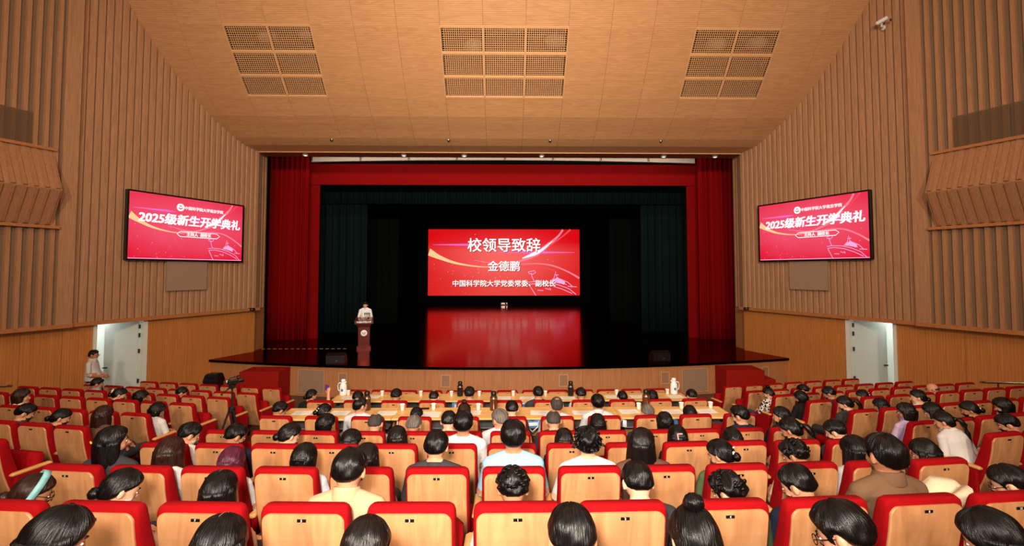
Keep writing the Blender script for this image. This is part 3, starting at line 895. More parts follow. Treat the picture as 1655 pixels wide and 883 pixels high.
def screen_root(name, center, u, nrm, W, H, bez, depth, face_mat):
    root = empty(name)
    u = Vector(u).normalized(); n = Vector(nrm).normalized(); v = Vector((0, 0, 1))
    M = Matrix((u, v, n)).transposed().to_4x4(); M.translation = center
    root.matrix_world = M
    mb = MB(); mb.bbox((0, 0, -depth / 2 - .004), (W + 2 * bez, H + 2 * bez, depth), .01); mb.build('housing', 'bezel_black', root)
    if bez > 0.02:
        mb = MB()
        for cx_, cy_, w_, h_ in ((-(W + bez) / 2, 0, bez, H + 2 * bez), ((W + bez) / 2, 0, bez, H + 2 * bez), (0, (H + bez) / 2, W, bez), (0, -(H + bez) / 2, W, bez)):
            mb.box((cx_, cy_, .01), (w_, h_, .03))
        mb.build('bezel', 'bezel_black', root)
    mb = MB(); mb.add([(-W / 2, -H / 2, 0), (W / 2, -H / 2, 0), (W / 2, H / 2, 0), (-W / 2, H / 2, 0)], [(0, 1, 2, 3)]); mb.build('display', face_mat, root)
    return root

W, H = 13.2, 5.77
led = screen_root('led_wall', (-.02, 41.0, 4.64), (1, 0, 0), (0, -1, 0), W, H, .02, .25, 'screen_red_led')
P = screen_art(led, W, H, .01, 3)
for t, sz, v, b in (('校领导致辞', 1.28, .255, .018), ('金德鹏', .95, .57, .014), ('中国科学院大学党委常委、副校长', .60, .825, .01)):
    lettering(led, t, sz, (P(.5, v)[0] + .05, P(.5, v)[1] - .05), 'screen_shadow', .032, b)
    lettering(led, t, sz, P(.5, v), 'screen_white', .04, b)
mb = MB(); mb.box((0, -H / 2 - .40, -.1), (W + .3, .72, .4)); mb.build('base', 'stage_black', led)
tag(led, 'large red video wall with white lettering at the back of the stage', 'screen')

for side, nm in ((-1, 'left'), (1, 'right')):
    W, H = 3.5, 1.88
    c = wp(side, 2.38 if side < 0 else 2.52, .2, 5.18 if side < 0 else 5.20)
    t = Vector((side * .41, -1, 0)).normalized(); nrm = Vector((-side, -.41, 0)).normalized()
    u = -t if side < 0 else t
    sc_ = screen_root('wall_screen', c, u, nrm, W, H, .045, .1, 'screen_red_wall')
    P = screen_art(sc_, W, H, .003, 5)
    mb = MB()
    x, y = P(.40, .155); r = .062 * H
    mb.add([(x + r * cos(a * pi / 8), y + r * sin(a * pi / 8), .010) for a in range(16)], [tuple(range(16))]); mb.build('emblem', 'screen_white', sc_)
    mb = MB(); ribbon(mb, [(x - r * .5, y - r * .1, r * .3), (x, y - r * .45, r * .35), (x + r * .5, y - r * .1, r * .3)], .012); ribbon(mb, [(x - r * .35, y + r * .35, r * .25), (x + r * .35, y + r * .35, r * .25)], .012); mb.build('emblem_mark', 'screen_rose', sc_)
    lettering(sc_, '中国科学院大学南京学院', .115, P(.615, .16), 'screen_white', .011, .003)
    lettering(sc_, '2025级新生开学典礼', .345, P(.52, .375), 'screen_white', .013, .013, .12, 1.02)
    mb = MB(); x0, y0 = P(.375, .585); x1, _ = P(.765, .585); hh = .042 * H
    outline = [(x0, y0, .012), (x0 + .1, y0 + hh, .02), (x1 - .1, y0 + hh, .02), (x1, y0, .02), (x1 - .1, y0 - hh, .02), (x0 + .1, y0 - hh, .02), (x0, y0, .02)]
    ribbon(mb, outline, .011); mb.build('banner_outline', 'screen_white', sc_)
    lettering(sc_, '主持人  副校长', .12, P(.57, .588), 'screen_white', .011, .004)
    mb = MB(); ribbon(mb, [P(.003, .992) + (.02,), P(.997, .992) + (.02,)], .012); mb.build('progress_line', 'screen_lilac', sc_)
    mb = MB(); mb.box((0, 0, -.13), (.6, .5, .16)); mb.build('wall_mount', 'dark_metal', sc_)
    tag(sc_, 'black framed red screen with white lettering on the %s slatted wall' % nm, 'screen', 'side wall screens')

# ------------------------------------------------------------------ stage furniture
root = empty('lectern', (-5.27, 17.9, STAGE_Z), radians(14))
mb = MB(); mb.loft([[(x, y, z) for x, y in ((-w, -d), (w, -d), (w, d), (-w, d))] for w, d, z in ((.25, .2, 0), (.25, .2, .09), (.22, .17, .10))]); mb.build('plinth', 'podium_light', root)
mb = MB(); mb.loft([[(x, y, z) for x, y in ((-w, -d), (w, -d), (w, d), (-w, d))] for w, d, z in ((.20, .15, .10), (.21, .16, .82))]); mb.build('body', 'podium_wood', root)
mb = MB(); mb.loft([[(x, y, z) for x, y in ((-w, -d), (w, -d), (w, d), (-w, d))] for w, d, z in ((.215, .165, .80), (.24, .19, .83), (.26, .21, .90), (.32, .25, .94))]); mb.build('cornice', 'podium_light', root)
mb = MB(); mb.loft([[(-.33, -.26, .93), (.33, -.26, .93), (.33, .26, .98), (-.33, .26, .98)], [(-.33, -.26, 1.05), (.33, -.26, 1.05), (.33, .26, 1.13), (-.33, .26, 1.13)]]); mb.build('desk_top', 'podium_wood', root)
mb = MB(); mb.lathe([(.02, .0), (.115, .0), (.115, .012), (.02, .014)], 24, Matrix.Translation((0, -.158, .58)) @ Matrix.Rotation(radians(90), 4, 'X')); em = mb.build('emblem', 'emblem_white', root)
mb = MB(); M_ = Matrix.Translation((0, -.174, .58)) @ Matrix.Rotation(radians(90), 4, 'X')
for pts in ([(-.07, .03, .014), (-.03, -.01, .02), (0, .01, .02), (.03, -.01, .02), (.07, .03, .014)], [(-.05, -.045, .012), (.05, -.045, .012)]): ribbon(mb, pts, .0)
mb.v = [M_ @ v for v in mb.v]; mb.build('emblem_mark', 'podium_wood', em)
me = text_mesh('中国科学院大学', .075, .002).copy(); me.materials.clear(); me.materials.append(MATS['emblem_white'])
put('lettering', me, root, (0, -.263, .99), (radians(90), 0, 0))
for k in range(4):
    x = .02 + .055 * k
    mb = MB(); mb.tube([(x * .5 + .05, .02, 1.08), (x, -.02, 1.2), (x, -.04, 1.27)], .006, 6); g = mb.build('microphone_stem', 'dark_metal', root)
    mb = MB(); mb.capsule((x, -.04, 1.27), (x, -.06, 1.31), .018, .022, 8); mb.build('foam', 'black_plastic', g, True)
tag(root, 'dark red wooden lectern with white round emblem and microphones on stage', 'lectern')
# yellow tape marks on the stage floor
root = empty('floor_tape', (-7.2, 17.75, STAGE_Z))
for k in range(15):
    mb = MB(); mb.box((-1.75 + k * .215, .0, .003), (.12, .05, .004)); mb.build('tape_strip', 'yellow_tape', root)
tag(root, 'dashed yellow tape line on the stage floor left of the lectern', 'tape')
for i, (x, y) in enumerate(((5.05, 15.35), (-5.3, 15.1))):
    root = empty('stage_monitor', (x, y, STAGE_Z), .1)
    mb = MB(); mb.loft([[(a, b, c) for b, c in ((-.2, 0), (.22, 0), (.22, .12), (-.02, .32), (-.2, .25))] for a in (-.28, .28)]); mb.build('cabinet', 'black_plastic', root)
    mb = MB(); mb.add([(-.25, .19, .15), (.25, .19, .15), (.25, .02, .29), (-.25, .02, .29)], [(0, 1, 2, 3)]); mb.v = [v + Vector((0, .006, .006)) for v in mb.v]; mb.build('grille', 'dark_metal', root)
    mb = MB(); mb.bbox((.05, -.21, .08), (.07, .02, .05), .004); mb.build('connector', 'steel', root)
    tag(root, 'black wedge monitor on the %s of the stage apron' % ('right' if x > 0 else 'left'), 'monitor', 'stage monitors')
root = empty('floor_reflection_prop', (0, 39.9, STAGE_Z)); root.scale = (.6,) * 3  # silvery prop in place of a small white reflection under the screen
mb = MB(); mb.bbox((0, 0, .25), (.9, .5, .3), .04); mb.build('case', 'steel', root)
mb = MB(); mb.box((0, 0, .05), (1.1, .55, .1)); mb.build('base', 'black_plastic', root)
mb = MB(); mb.lathe([(.1, 0), (.12, .02), (.12, .08)], 14, Matrix.Translation((.2, -.25, .26)) @ Matrix.Rotation(radians(90), 4, 'X')); mb.build('lens', 'black_plastic', root)
tag(root, 'small silvery unit standing in for a white reflection under the video wall', 'reflection')

# ------------------------------------------------------------------ seats
def back_y(z):
    """rear surface of the reclined, slightly curved seat back"""
    t = max(0.0, min(1.0, (0.98 - z) / 0.68))
    return 0.03 * t + 0.15 * t * t
def chair_parts():
    P = {}
    # wooden back shell with rounded top corners
    mb = MB(); R_ = .045; z0, z1 = .30, .955; lev = [z0 + (z1 - R_ - z0) * k / 7 for k in range(8)] + [z1 - R_ + R_ * sin(a * pi / 10) for a in range(1, 6)]
    rings = []
    for z in lev:
        w = .212
        if z > z1 - R_: w = .212 - R_ + sqrt(max(0, R_ ** 2 - (z - z1 + R_) ** 2))
        y = back_y(z); e = .006
        rings.append([(-w + e, y, z), (w - e, y, z), (w, y + e, z), (w, y + .02, z), (-w, y + .02, z), (-w, y + e, z)])
    mb.loft(rings); P['back_panel'] = (mb.mesh('back_panel'), 'chair_wood')
    # upholstered back
    mb = MB(); rings = []
    for z, ins in ((.40, .03), (.43, .0), (.52, 0), (.62, 0), (.72, 0), (.82, 0), (.90, 0), (.95, .002), (.972, .008), (.985, .022)):
        w = .229 - ins; y0 = back_y(z) + .012 + ins * .5; y1 = y0 + .125 - ins - .045 * max(0, (z - .6) / .385); c = .022
        rings.append([(-w + c, y0, z), (w - c, y0, z), (w - c * .3, y0 + c * .3, z), (w, y0 + c, z), (w, y1 - c, z), (w - c * .3, y1 - c * .3, z), (w - c, y1, z), (-w + c, y1, z), (-w + c * .3, y1 - c * .3, z), (-w, y1 - c, z), (-w, y0 + c, z), (-w + c * .3, y0 + c * .3, z)])
    mb.loft(rings); P['back_cushion'] = (mb.mesh('back_cushion', True), 'red_fabric')
    for nm, M in (('seat', Matrix.Identity(4)), ('seat_up', Matrix.Translation((0, .27, .36)) @ Matrix.Rotation(radians(80), 4, 'X') @ Matrix.Diagonal((1, .82, 1, 1)) @ Matrix.Translation((0, -.22, -.42)))):
        mb = MB(); rings = []
        for z, ins in ((.33, .02), (.345, .0), (.40, 0), (.425, .01), (.44, .03)):
            w = .235 - ins; a, b = .22 + ins, .70 - ins; c = .04
            rings.append([(-w + c, a, z), (w - c, a, z), (w, a + c, z), (w, b - c, z), (w - c, b, z), (-w + c, b, z), (-w, b - c, z), (-w, a + c, z)])
        mb.loft(rings, M=M); P[nm] = (mb.mesh('seat', True), 'red_fabric')
    mb = MB(); mb.bbox((0, -.002, .928), (.046, .004, .015), .001); P['number_plate'] = (mb.mesh('number_plate'), 'black_plate')
    for nm, sx in (('r', .275), ('l', -.275)):
        mb = MB(); mb.bbox((sx, .26, .62), (.06, .36, .035), .012); P['armrest_' + nm] = (mb.mesh('armrest'), 'arm_wood')
        mb = MB(); mb.bbox((sx, .28, .34), (.045, .34, .53), .012); P['side_' + nm] = (mb.mesh('side_panel'), 'red_fabric')
        mb = MB(); mb.bbox((sx, .27, .035), (.08, .36, .11), .008); P['foot_' + nm] = (mb.mesh('foot'), 'black_plastic')
    for k, (me, mt) in P.items(): me.materials.append(MATS[mt])
    return P
CP = chair_parts()
PEG_GROUP = 'red auditorium seats'
def make_chair(x, y, z, rz, label, occupied, number=None, left_arm=False, detail=True):
    root = empty('auditorium_seat', (x, y, z), rz)
    put('back_panel', CP['back_panel'][0], root); put('back_cushion', CP['back_cushion'][0], root)
    put('seat', CP['seat' if occupied else 'seat_up'][0], root)
    pl = put('number_plate', CP['number_plate'][0], root)
    if number:
        me = digit_mesh(number)
        put('seat_number', me, pl, (0, -.0046, .928), (radians(90), 0, 0))
    put('armrest', CP['armrest_r'][0], root); put('side_panel', CP['side_r'][0], root); put('foot', CP['foot_r'][0], root)
    if left_arm:
        put('armrest', CP['armrest_l'][0], root); put('side_panel', CP['side_l'][0], root); put('foot', CP['foot_l'][0], root)
    tag(root, label, 'seat', PEG_GROUP)
    return root
_dg = {}
def digit_mesh(n):
    if n not in _dg:
        me = text_mesh(str(n), .017, .0006).copy(); me.materials.clear(); me.materials.append(MATS['plate_digit']); _dg[n] = me
    return _dg[n]

CROWS = dict(Z=1.49, A=2.45, B=3.41, C=4.37, D=5.36, E=6.45, F=8.02, G=10.3)
CNAME = dict(Z='row behind the nearest', A='nearest row', B='second nearest row', C='third nearest row', D='fourth nearest row', E='row at the rear tables', F='row at the front tables', G='front row by the stage')
SROWS = [None, 10.78, 9.75, 8.77, 7.78, 6.8, 5.8, 4.85, 3.9]
SNAME = [None, 'front row', 'second row', 'third row', 'fourth row', 'fifth row', 'sixth row', 'seventh row', 'eighth row']
STILT = math.atan(.2)

# ------------------------------------------------------------------ people
#  row, x, height of the top of the head above the floor, facing, hair style, hair colour, clothes, extras, plain description
PEOPLE = [
('Z', -1.67, 1.10, 'R', 'long', 'black', 'white', '', 'long glossy black hair, face turned right'),
('Z', -1.05, 1.07, '0', 'long', 'black', 'white', 'part', 'long parted black hair and white top'),
('Z', -0.51, 1.06, '0', 'short', 'soft_black', 'beige', '', 'short dark hair, only crown visible'),
('Z', 0.25, 1.10, '0', 'short', 'black', 'white', '', 'short black hair and left ear visible'),
('Z', 0.71, 1.09, '0', 'bun', 'black', 'charcoal', 'part', 'black hair in a small top bun'),
('Z', 1.29, 1.10, 'L', 'short', 'black', 'charcoal', 'glasses', 'short black hair and glasses, facing left'),
('Z', 1.89, 1.06, 'L', 'bob', 'black', 'black', '', 'black bobbed hair at the lower right corner'),
('A', -2.78, 0.99, 'R', 'tied', 'brown', 'black', 'band glasses', 'brown hair with a teal patterned headband'),
('A', -2.23, 1.05, 'R', 'tied', 'black', 'white', '', 'black hair tied low, head bowed'),
('A', -1.64, 1.04, '0', 'long', 'black', 'white', 'part', 'long straight parted black hair, white top'),
('A', -0.89, 1.16, '0', 'short', 'black', 'beige', 'collar', 'short hair and beige collared jacket'),
('A', 0.05, 1.05, '0', 'messy', 'black', 'white', '', 'tousled short black hair, head bowed'),
('A', 0.77, 1.08, '0', 'short', 'black', 'charcoal', '', 'short black hair with pale crown whorl'),
('A', 1.31, 1.01, 'L', 'messy', 'black', 'green', '', 'messy short hair, head bowed low'),
('A', 1.73, 1.05, 'L', 'short', 'black', 'navy', '', 'short hair and navy top, bowed left'),
('A', 2.28, 1.22, '0', 'short', 'black', 'tan', 'collar', 'short hair and tan brown jacket'),
('A', 3.12, 1.02, 'L', 'short', 'black', 'black', 'glasses', 'glasses and dark hair, profile facing left'),
('B', -3.13, 1.18, 'R', 'long', 'black', 'charcoal', 'yclip', 'long black hair with a yellow clip'),
('B', -2.65, 1.10, '0', 'long', 'brown', 'white', '', 'long smooth dark brown hair'),
('B', -2.14, 1.03, '0', 'long', 'purple', 'white', '', 'long purple tinted hair, white top'),
('B', -1.56, 1.06, '0', 'bob', 'black', 'pale_grey', '', 'rounded black bob and pale grey top'),
('B', -1.07, 1.06, '0', 'long', 'soft_black', 'light_blue', '', 'long dark hair beside the beige jacket'),
('B', -0.53, 1.15, '0', 'short', 'black', 'charcoal', '', 'close cropped black hair, ears showing'),
('B', 0.07, 1.23, '0', 'short', 'black', 'light_blue', '', 'short hair and pale blue shirt'),
('B', 0.65, 1.17, '0', 'messy', 'black', 'white', '', 'thick curly black hair and white top'),
('B', 1.08, 1.16, 'R', 'long', 'soft_black', 'brown', '', 'long loose hair and brown top'),
('B', 1.72, 1.07, 'L', 'tied', 'black', 'green', 'wclip', 'tied black hair with pale hair tie'),
('B', 2.34, 1.05, 'L', 'messy', 'black', 'cream', '', 'black wavy hair, head bowed left'),
('B', 2.86, 1.08, '0', 'long', 'black', 'white', '', 'long black hair beside the tan jacket'),
('B', 3.50, 1.04, 'L', 'long', 'black', 'white', '', 'long sleek black hair, leaning left'),
('C', -3.17, 1.09, 'R', 'short', 'black', 'white', '', 'short black hair turned right, white top'),
('C', -2.68, 1.08, 'R', 'short', 'black', 'navy', '', 'short black hair and navy jacket'),
('C', -2.13, 1.09, 'R', 'tied', 'soft_black', 'pale_grey', '', 'dark hair tied back, turned right'),
('C', -1.51, 1.03, 'R', 'long', 'black', 'white', '', 'smooth black hair, head bowed right'),
('C', -1.05, 1.06, '0', 'long', 'soft_black', 'charcoal', '', 'long straight dark hair, facing stage'),
('C', -0.40, 1.20, '0', 'short', 'black', 'white', 'logo', 'short hair and white shirt'),
('C', 0.59, 1.03, '0', 'long', 'soft_black', 'black', '', 'straight dark hair beside curly hair'),
('C', 1.73, 1.05, '0', 'long', 'black', 'black', 'pclip', 'black hair with a pink clip'),
('C', 2.30, 1.02, '0', 'bob', 'black', 'black', '', 'round black hair, only top visible'),
('C', 2.93, 1.11, 'L', 'pony', 'black', 'black', '', 'black ponytail, head turned left'),
('C', 3.43, 1.08, 'L', 'short', 'black', 'charcoal', '', 'short black hair by the aisle'),
('D', -2.15, 1.10, 'R', 'bob', 'black', 'black', '', 'dark hair and black top'),
('D', -1.54, 1.10, '0', 'thin', 'dark_grey', 'grey', '', 'thinning grey crown'),
('D', -1.08, 1.08, '0', 'short', 'grey', 'grey', '', 'grey hair, facing stage'),
('D', -0.66, 1.13, '0', 'short', 'soft_black', 'grey', '', 'short dark hair beside the white shirt'),
('D', -0.05, 1.15, 'L', 'short', 'grey', 'pale_grey', '', 'grey hair turned left, pale shirt'),
('D', 0.59, 1.13, '0', 'thin', 'dark_grey', 'charcoal', '', 'short dark greying hair'),
('D', 1.12, 1.09, '0', 'long', 'soft_black', 'charcoal', '', 'long dark hair, facing stage'),
('D', 1.95, 1.10, '0', 'bob', 'black', 'white', '', 'round dark bob'),
('D', 2.91, 1.16, 'L', 'short', 'black', 'navy', 'glasses', 'glasses, profile facing left'),
('D', 3.46, 1.14, 'L', 'tied', 'soft_black', 'black', '', 'dark tied hair at the aisle end'),
('E', -3.26, 1.10, 'R', 'short', 'black', 'grey', '', 'short black hair at left table end'),
('E', -2.60, 1.08, 'R', 'tied', 'black', 'black', 'wclip', 'tied black hair with white clip'),
('E', -2.06, 1.17, 'R', 'thin', 'soft_black', 'pale_grey', '', 'thinning dark hair and pale grey shirt'),
('E', -1.25, 1.03, '0', 'short', 'black', 'black', '', 'small dark head bowed low'),
('E', -0.57, 1.09, '0', 'bun', 'brown', 'brown', '', 'brown hair in a bun'),
('E', 0.11, 1.12, '0', 'short', 'black', 'charcoal', '', 'short black hair beside thermos'),
('E', 0.75, 1.17, '0', 'thin', 'dark_grey', 'pale_grey', '', 'greying hair and pale shirt'),
('E', 1.34, 1.20, '0', 'short', 'black', 'pale_grey', 'collar', 'short dark hair and grey collared shirt'),
('E', 2.08, 1.05, '0', 'short', 'grey', 'white', '', 'short grey hair'),
('E', 2.71, 1.03, '0', 'long', 'soft_black', 'brown', '', 'long dark tied hair'),
('F', -3.45, 1.03, 'R', 'tied', 'black', 'black', 'rphone', 'dark hair, raising a purple phone'),
('F', -2.60, 1.07, '0', 'short', 'black', 'charcoal', '', 'short black hair near white jug'),
('F', -1.91, 1.11, '0', 'short', 'black', 'white', '', 'short thick black hair'),
('F', -1.24, 1.08, '0', 'thin', 'soft_black', 'white', '', 'thinning dark hair'),
('F', -0.61, 1.14, '0', 'short', 'soft_black', 'grey', '', 'short brown black hair beside dark flask'),
('F', 0.60, 1.14, '0', 'short', 'black', 'charcoal', '', 'neat short black hair'),
('F', 1.36, 1.12, '0', 'short', 'soft_black', 'white', '', 'short dark hair right of dark flask'),
('F', 2.11, 1.05, '0', 'short', 'black', 'black', '', 'black hair and black top'),
('F', 2.66, 1.07, '0', 'long', 'black', 'charcoal', '', 'long black hair'),
('F', 3.40, 1.07, '0', 'short', 'soft_black', 'black', '', 'short dark hair near right jug'),
(3, -8.27, 1.14, 'R', 'short', 'black', 'light_blue', '', 'short black hair, pale blue top, bowed'),
(5, -7.68, 1.15, 'R', 'bob', 'brown', 'cream', '', 'rounded brown hair'),
(6, -6.45, 1.11, 'R', 'short', 'black', 'charcoal', '', 'short black hair, bowed'),
(6, -5.86, 1.08, 'R', 'tied', 'black', 'black', '', 'black tied hair, bowed'),
(6, -5.15, 1.15, '0', 'long', 'brown', 'brown', '', 'long brown hair by the aisle'),
(4, -6.86, 1.09, 'R', 'tied', 'black', 'black', 'flower', 'black hair with a white flower clip'),
(4, -6.42, 1.07, 'R', 'bob', 'black', 'black', '', 'short black bob'),
(3, -6.37, 1.05, 'R', 'short', 'black', 'charcoal', '', 'short black hair, head low'),
(5, -5.25, 1.06, 'R', 'bob', 'black', 'white', '', 'dark bob and white shirt'),
(3, 5.20, 1.05, 'L', 'bun', 'black', 'floral', '', 'black and white floral blouse'),
(3, 5.99, 1.07, 'L', 'short', 'black', 'black', '', 'short black hair'),
(4, 5.22, 1.07, 'L', 'bob', 'black', 'black', '', 'dark bob and black top by aisle'),
(4, 5.81, 1.11, 'L', 'short', 'black', 'charcoal', '', 'short thick black hair'),
(5, 5.30, 1.11, 'L', 'pony', 'soft_black', 'charcoal', '', 'dark ponytail, profile facing left'),
(4, 6.48, 1.02, 'L', 'tied', 'black', 'white', 'wclip', 'black hair with a pale clip'),
(5, 5.94, 1.04, 'L', 'long', 'black', 'white', '', 'long black hair'),
(6, 5.33, 1.13, 'L', 'bob', 'soft_black', 'lilac', '', 'lilac top, profile facing left'),
(5, 6.60, 1.13, 'L', 'tied', 'black', 'white', '', 'tied black hair, face turned left'),
(4, 8.06, 1.06, 'L', 'bald', 'dark_grey', 'grey', '', 'bald head'),
(6, 5.85, 1.11, 'L', 'long', 'black', 'cream', '', 'long dark hair beside lilac top'),
(6, 6.47, 1.09, 'L', 'tied', 'black', 'black', 'wclip', 'dark tied hair with pale clip'),
(6, 7.08, 1.10, 'L', 'bob', 'black', 'black', '', 'black bob near the right edge'),
(7, 5.83, 1.06, 'L', 'short', 'black', 'black', '', 'dark hair at the right edge'),
(7, 5.15, 1.12, 'LL', 'pony', 'black', 'white', '', 'white shirt and long ponytail, leaning forward'),
]

# ---- body prototypes: tapered limbs fused into one continuous surface
SKIN, TOP, TROU, SHOE, FORE = range(5)
def rotx(p, a, piv):
    y, z = p[1] - piv[1], p[2] - piv[2]
    return (p[0], piv[1] + y * cos(a) + z * sin(a), piv[2] - y * sin(a) + z * cos(a))

def skull(d):
    a, b, c = .079, .097, (.112 if d.z > 0 else .118)
    p = 2.35
    r = (abs(d.x / a) ** p + abs(d.y / b) ** p + abs(d.z / c) ** p) ** (-1 / p)
    return d * r

def head_into(mb, M):
    n, m = 26, 18; rings = []
    for j in range(m):
        th = pi * (j + .5) / m; ring = []
        for i in range(n):
            ph = 2 * pi * i / n
            d = Vector((sin(th) * cos(ph), sin(th) * sin(ph), -cos(th)))
            x, y, z = skull(d)
            if d.z < 0:
                t = -d.z
                x *= 1 - .34 * t ** 1.5
                y = y * (1 - .14 * t) + (.014 * t if d.y > 0 else .026 * t)
            if d.y > .75: y *= .96
            ring.append((x, y, z))
        rings.append(ring)
    mb.loft(rings, M=M, lab=SKIN)
    mb.capsule((0, .088, .016), (0, .106, -.022), .009, .014, 8, SKIN, M)          # nose
    mb.ball((0, .096, -.030), (.019, .012, .010), 10, 6, M, SKIN)                   # nostrils
    mb.capsule((-.034, .082, .024), (.034, .082, .024), .010, .010, 8, SKIN, M)     # brow
    mb.ball((0, .084, -.062), (.024, .013, .011), 10, 6, M, SKIN)                   # lips
    mb.ball((0, .074, -.096), (.026, .022, .018), 10, 6, M, SKIN)                   # chin
    for s in (-1, 1):
        mb.ball((s * .046, .062, -.028), (.024, .02, .024), 10, 6, M, SKIN)         # cheek
        mb.ball((s * .088, -.010, -.004), (.013, .020, .034), 10, 8, M, SKIN)       # ear

def hand_into(mb, wrist, palm_dir, side_dir, down, s, curl=.6, sz=1.0):
    w = Vector(wrist); f = Vector(palm_dir).normalized(); sd = Vector(side_dir).normalized(); dn = Vector(down).normalized()
    c = w + f * .05 * sz
    mb.capsule(w, w + f * .075 * sz, .030 * sz, .036 * sz, 10, SKIN, None, (1, .55))
    for k, L in enumerate((.062, .072, .068, .052)):
        b = w + f * .085 * sz + sd * (.030 - .020 * k) * sz
        mid = b + (f * cos(curl * .5) + dn * sin(curl * .5)) * L * .55 * sz
        tip = mid + (f * cos(curl * 1.5) + dn * sin(curl * 1.5)) * L * .5 * sz
        mb.capsule(b, mid, .0095 * sz, .009 * sz, 7, SKIN); mb.capsule(mid, tip, .009 * sz, .0078 * sz, 7, SKIN)
    b = w + f * .03 * sz + sd * .034 * sz
    mid = b + (f * .6 + sd * .75 + dn * .25).normalized() * .036 * sz
    mb.capsule(b, mid, .0115 * sz, .0105 * sz, 7, SKIN); mb.capsule(mid, mid + (f * .9 + sd * .15 + dn * .3).normalized() * .032 * sz, .0105 * sz, .009 * sz, 7, SKIN)

def fuse(mb, name, voxel=.0095, smooth_it=3, neck=None):
    me = mb.mesh('raw_' + name)
    ob = bpy.data.objects.new('raw', me); COL.objects.link(ob)
    md = ob.modifiers.new('r', 'REMESH'); md.mode = 'VOXEL'; md.voxel_size = voxel; md.use_smooth_shade = True
    sm = ob.modifiers.new('s', 'SMOOTH'); sm.factor = .5; sm.iterations = smooth_it
    dg = bpy.context.evaluated_depsgraph_get()
    out = bpy.data.meshes.new_from_object(ob.evaluated_get(dg))
    kd = KDTree(len(mb.v))
    for i, v in enumerate(mb.v): kd.insert(v, i)
    kd.balance()
    idx = []; inv_n = neck.inverted() if neck is not None else None
    for p in out.polygons:
        lb = mb.lab[kd.find(p.center)[1]]
        if neck is not None and lb in (SKIN, TOP):
            q = inv_n @ p.center
            if abs(q.x) < .14 and abs(q.y) < .14 and -.12 < q.z < .09: lb = SKIN if (q.z > -.012 - .3 * q.y and q.x ** 2 + q.y ** 2 < .0044) or q.z > .05 else TOP
        idx.append(lb)
    out.materials.clear()
    for k in range(5): out.materials.append(None)
    out.polygons.foreach_set('material_index', idx)
    out.polygons.foreach_set('use_smooth', [True] * len(out.polygons))
    out.name = name
    bpy.data.objects.remove(ob); bpy.data.meshes.remove(me)
    return out

def torso_into(mb, tr, secs):
    rings = []
    n = 20
    for (cy, cz, rx, ry) in secs:
        ring = []
        for i in range(n):
            a = 2 * pi * i / n
            ca, sa = cos(a), sin(a)
            x = rx * (abs(ca) ** .85) * (1 if ca > 0 else -1); y = ry * (abs(sa) ** .9) * (1 if sa > 0 else -1)
            ring.append(tr((x, cy + y, cz)))
        rings.append(ring)
    mb.loft(rings, lab=TOP)

def seated_body(name, lean, pitch, yaw, slump=0.0, raised=False):
    mb = MB(); piv = (0, .34, .50); a = radians(lean)
    tr = lambda p: rotx((p[0], p[1], p[2] if p[2] < .5 else .5 + (p[2] - .5) * (1 - slump)), a * min(1, max(0, (p[2] - .45) / .3)), piv)
    torso_into(mb, tr, [(.34, .42, .15, .11), (.34, .47, .175, .135), (.335, .55, .17, .132), (.315, .66, .152, .118), (.29, .77, .165, .122), (.27, .86, .182, .122), (.26, .93, .176, .104), (.255, .975, .125, .082), (.255, 1.005, .062, .058)])
    for s in (-1, 1):
        mb.capsule((s * .09, .35, .50), (s * .13, .80, .505), .088, .062, 12, TROU)
        mb.capsule((s * .13, .80, .50), (s * .12, .80, .12), .060, .042, 10, TROU)
        mb.capsule((s * .12, .79, .065), (s * .13, .94, .04), .044, .036, 10, SHOE)
        sh = tr((s * .172, .262, .925)); nb = tr((s * .05, .255, .985))
        mb.capsule(nb, sh, .052, .060, 10, TOP)
        el = tr((s * .235, .31, .68)); el = (el[0], el[1] + .02, el[2])
        wr = (s * .085, .60, .60)
        if raised and s > 0:
            el = tr((.27, .50, .86)); wr = (el[0] - .06, el[1] + .10, el[2] + .21)
        mb.capsule(sh, el, .056, .045, 10, TOP)
        mb.capsule(el, wr, .043, .030, 10, FORE)
        if raised and s > 0: hand_into(mb, wr, (-.1, .2, 1), (-1, 0, .1), (0, 1, 0), s, .8)
        else: hand_into(mb, wr, (-s * .55, .8, -.15), (-s * .5, -.4, .4), (0, .2, -1), s, .7)
    nb = Vector(tr((0, .262, .98)))
    hp = radians(pitch) * .6
    off = Vector((0, .018, .132))
    ang = a * .6 + hp
    hc = nb + Vector((0, off.y * cos(ang) + off.z * sin(ang), -off.y * sin(ang) + off.z * cos(ang)))
    M = Matrix.Translation(hc) @ Matrix.Rotation(radians(yaw), 4, 'Z') @ Matrix.Rotation(-radians(pitch) - a * .3, 4, 'X')
    mb.capsule(nb - Vector((0, 0, .03)), M @ Vector((0, -.012, -.06)), .056, .053, 12, SKIN)
    head_into(mb, M)
    N = Matrix.Translation(nb + Vector((0, .0, .022))) @ Matrix.Rotation(-a, 4, 'X')
    me = fuse(mb, name, neck=N)
    tops = [M @ (skull(Vector((0, cos(t), sin(t)))) * 1.16) for t in [pi * k / 24 for k in range(25)]]
    top = max(tops, key=lambda q: q.z)
    F = Matrix.Translation(hc) @ Matrix.Rotation(radians(yaw), 4, 'Z') @ Matrix.Rotation(-radians(pitch) * .12, 4, 'X')
    return me, M, top, N, F

POSES = {}
for yn, yaw in (('0', 0), ('L', 38), ('R', -38)):
    for lv, (lean, pitch, slump) in enumerate(((-5, 3, 0), (2, 12, .12), (8, 24, .24))):
        POSES[(yn, lv)] = seated_body('body_seated', lean, pitch, yaw, slump)
POSES[('LL', 0)] = seated_body('body_leaning', 30, 12, 30)
POSES[('RP', 1)] = seated_body('body_raised_hand', 3, 16, -30, raised=True)

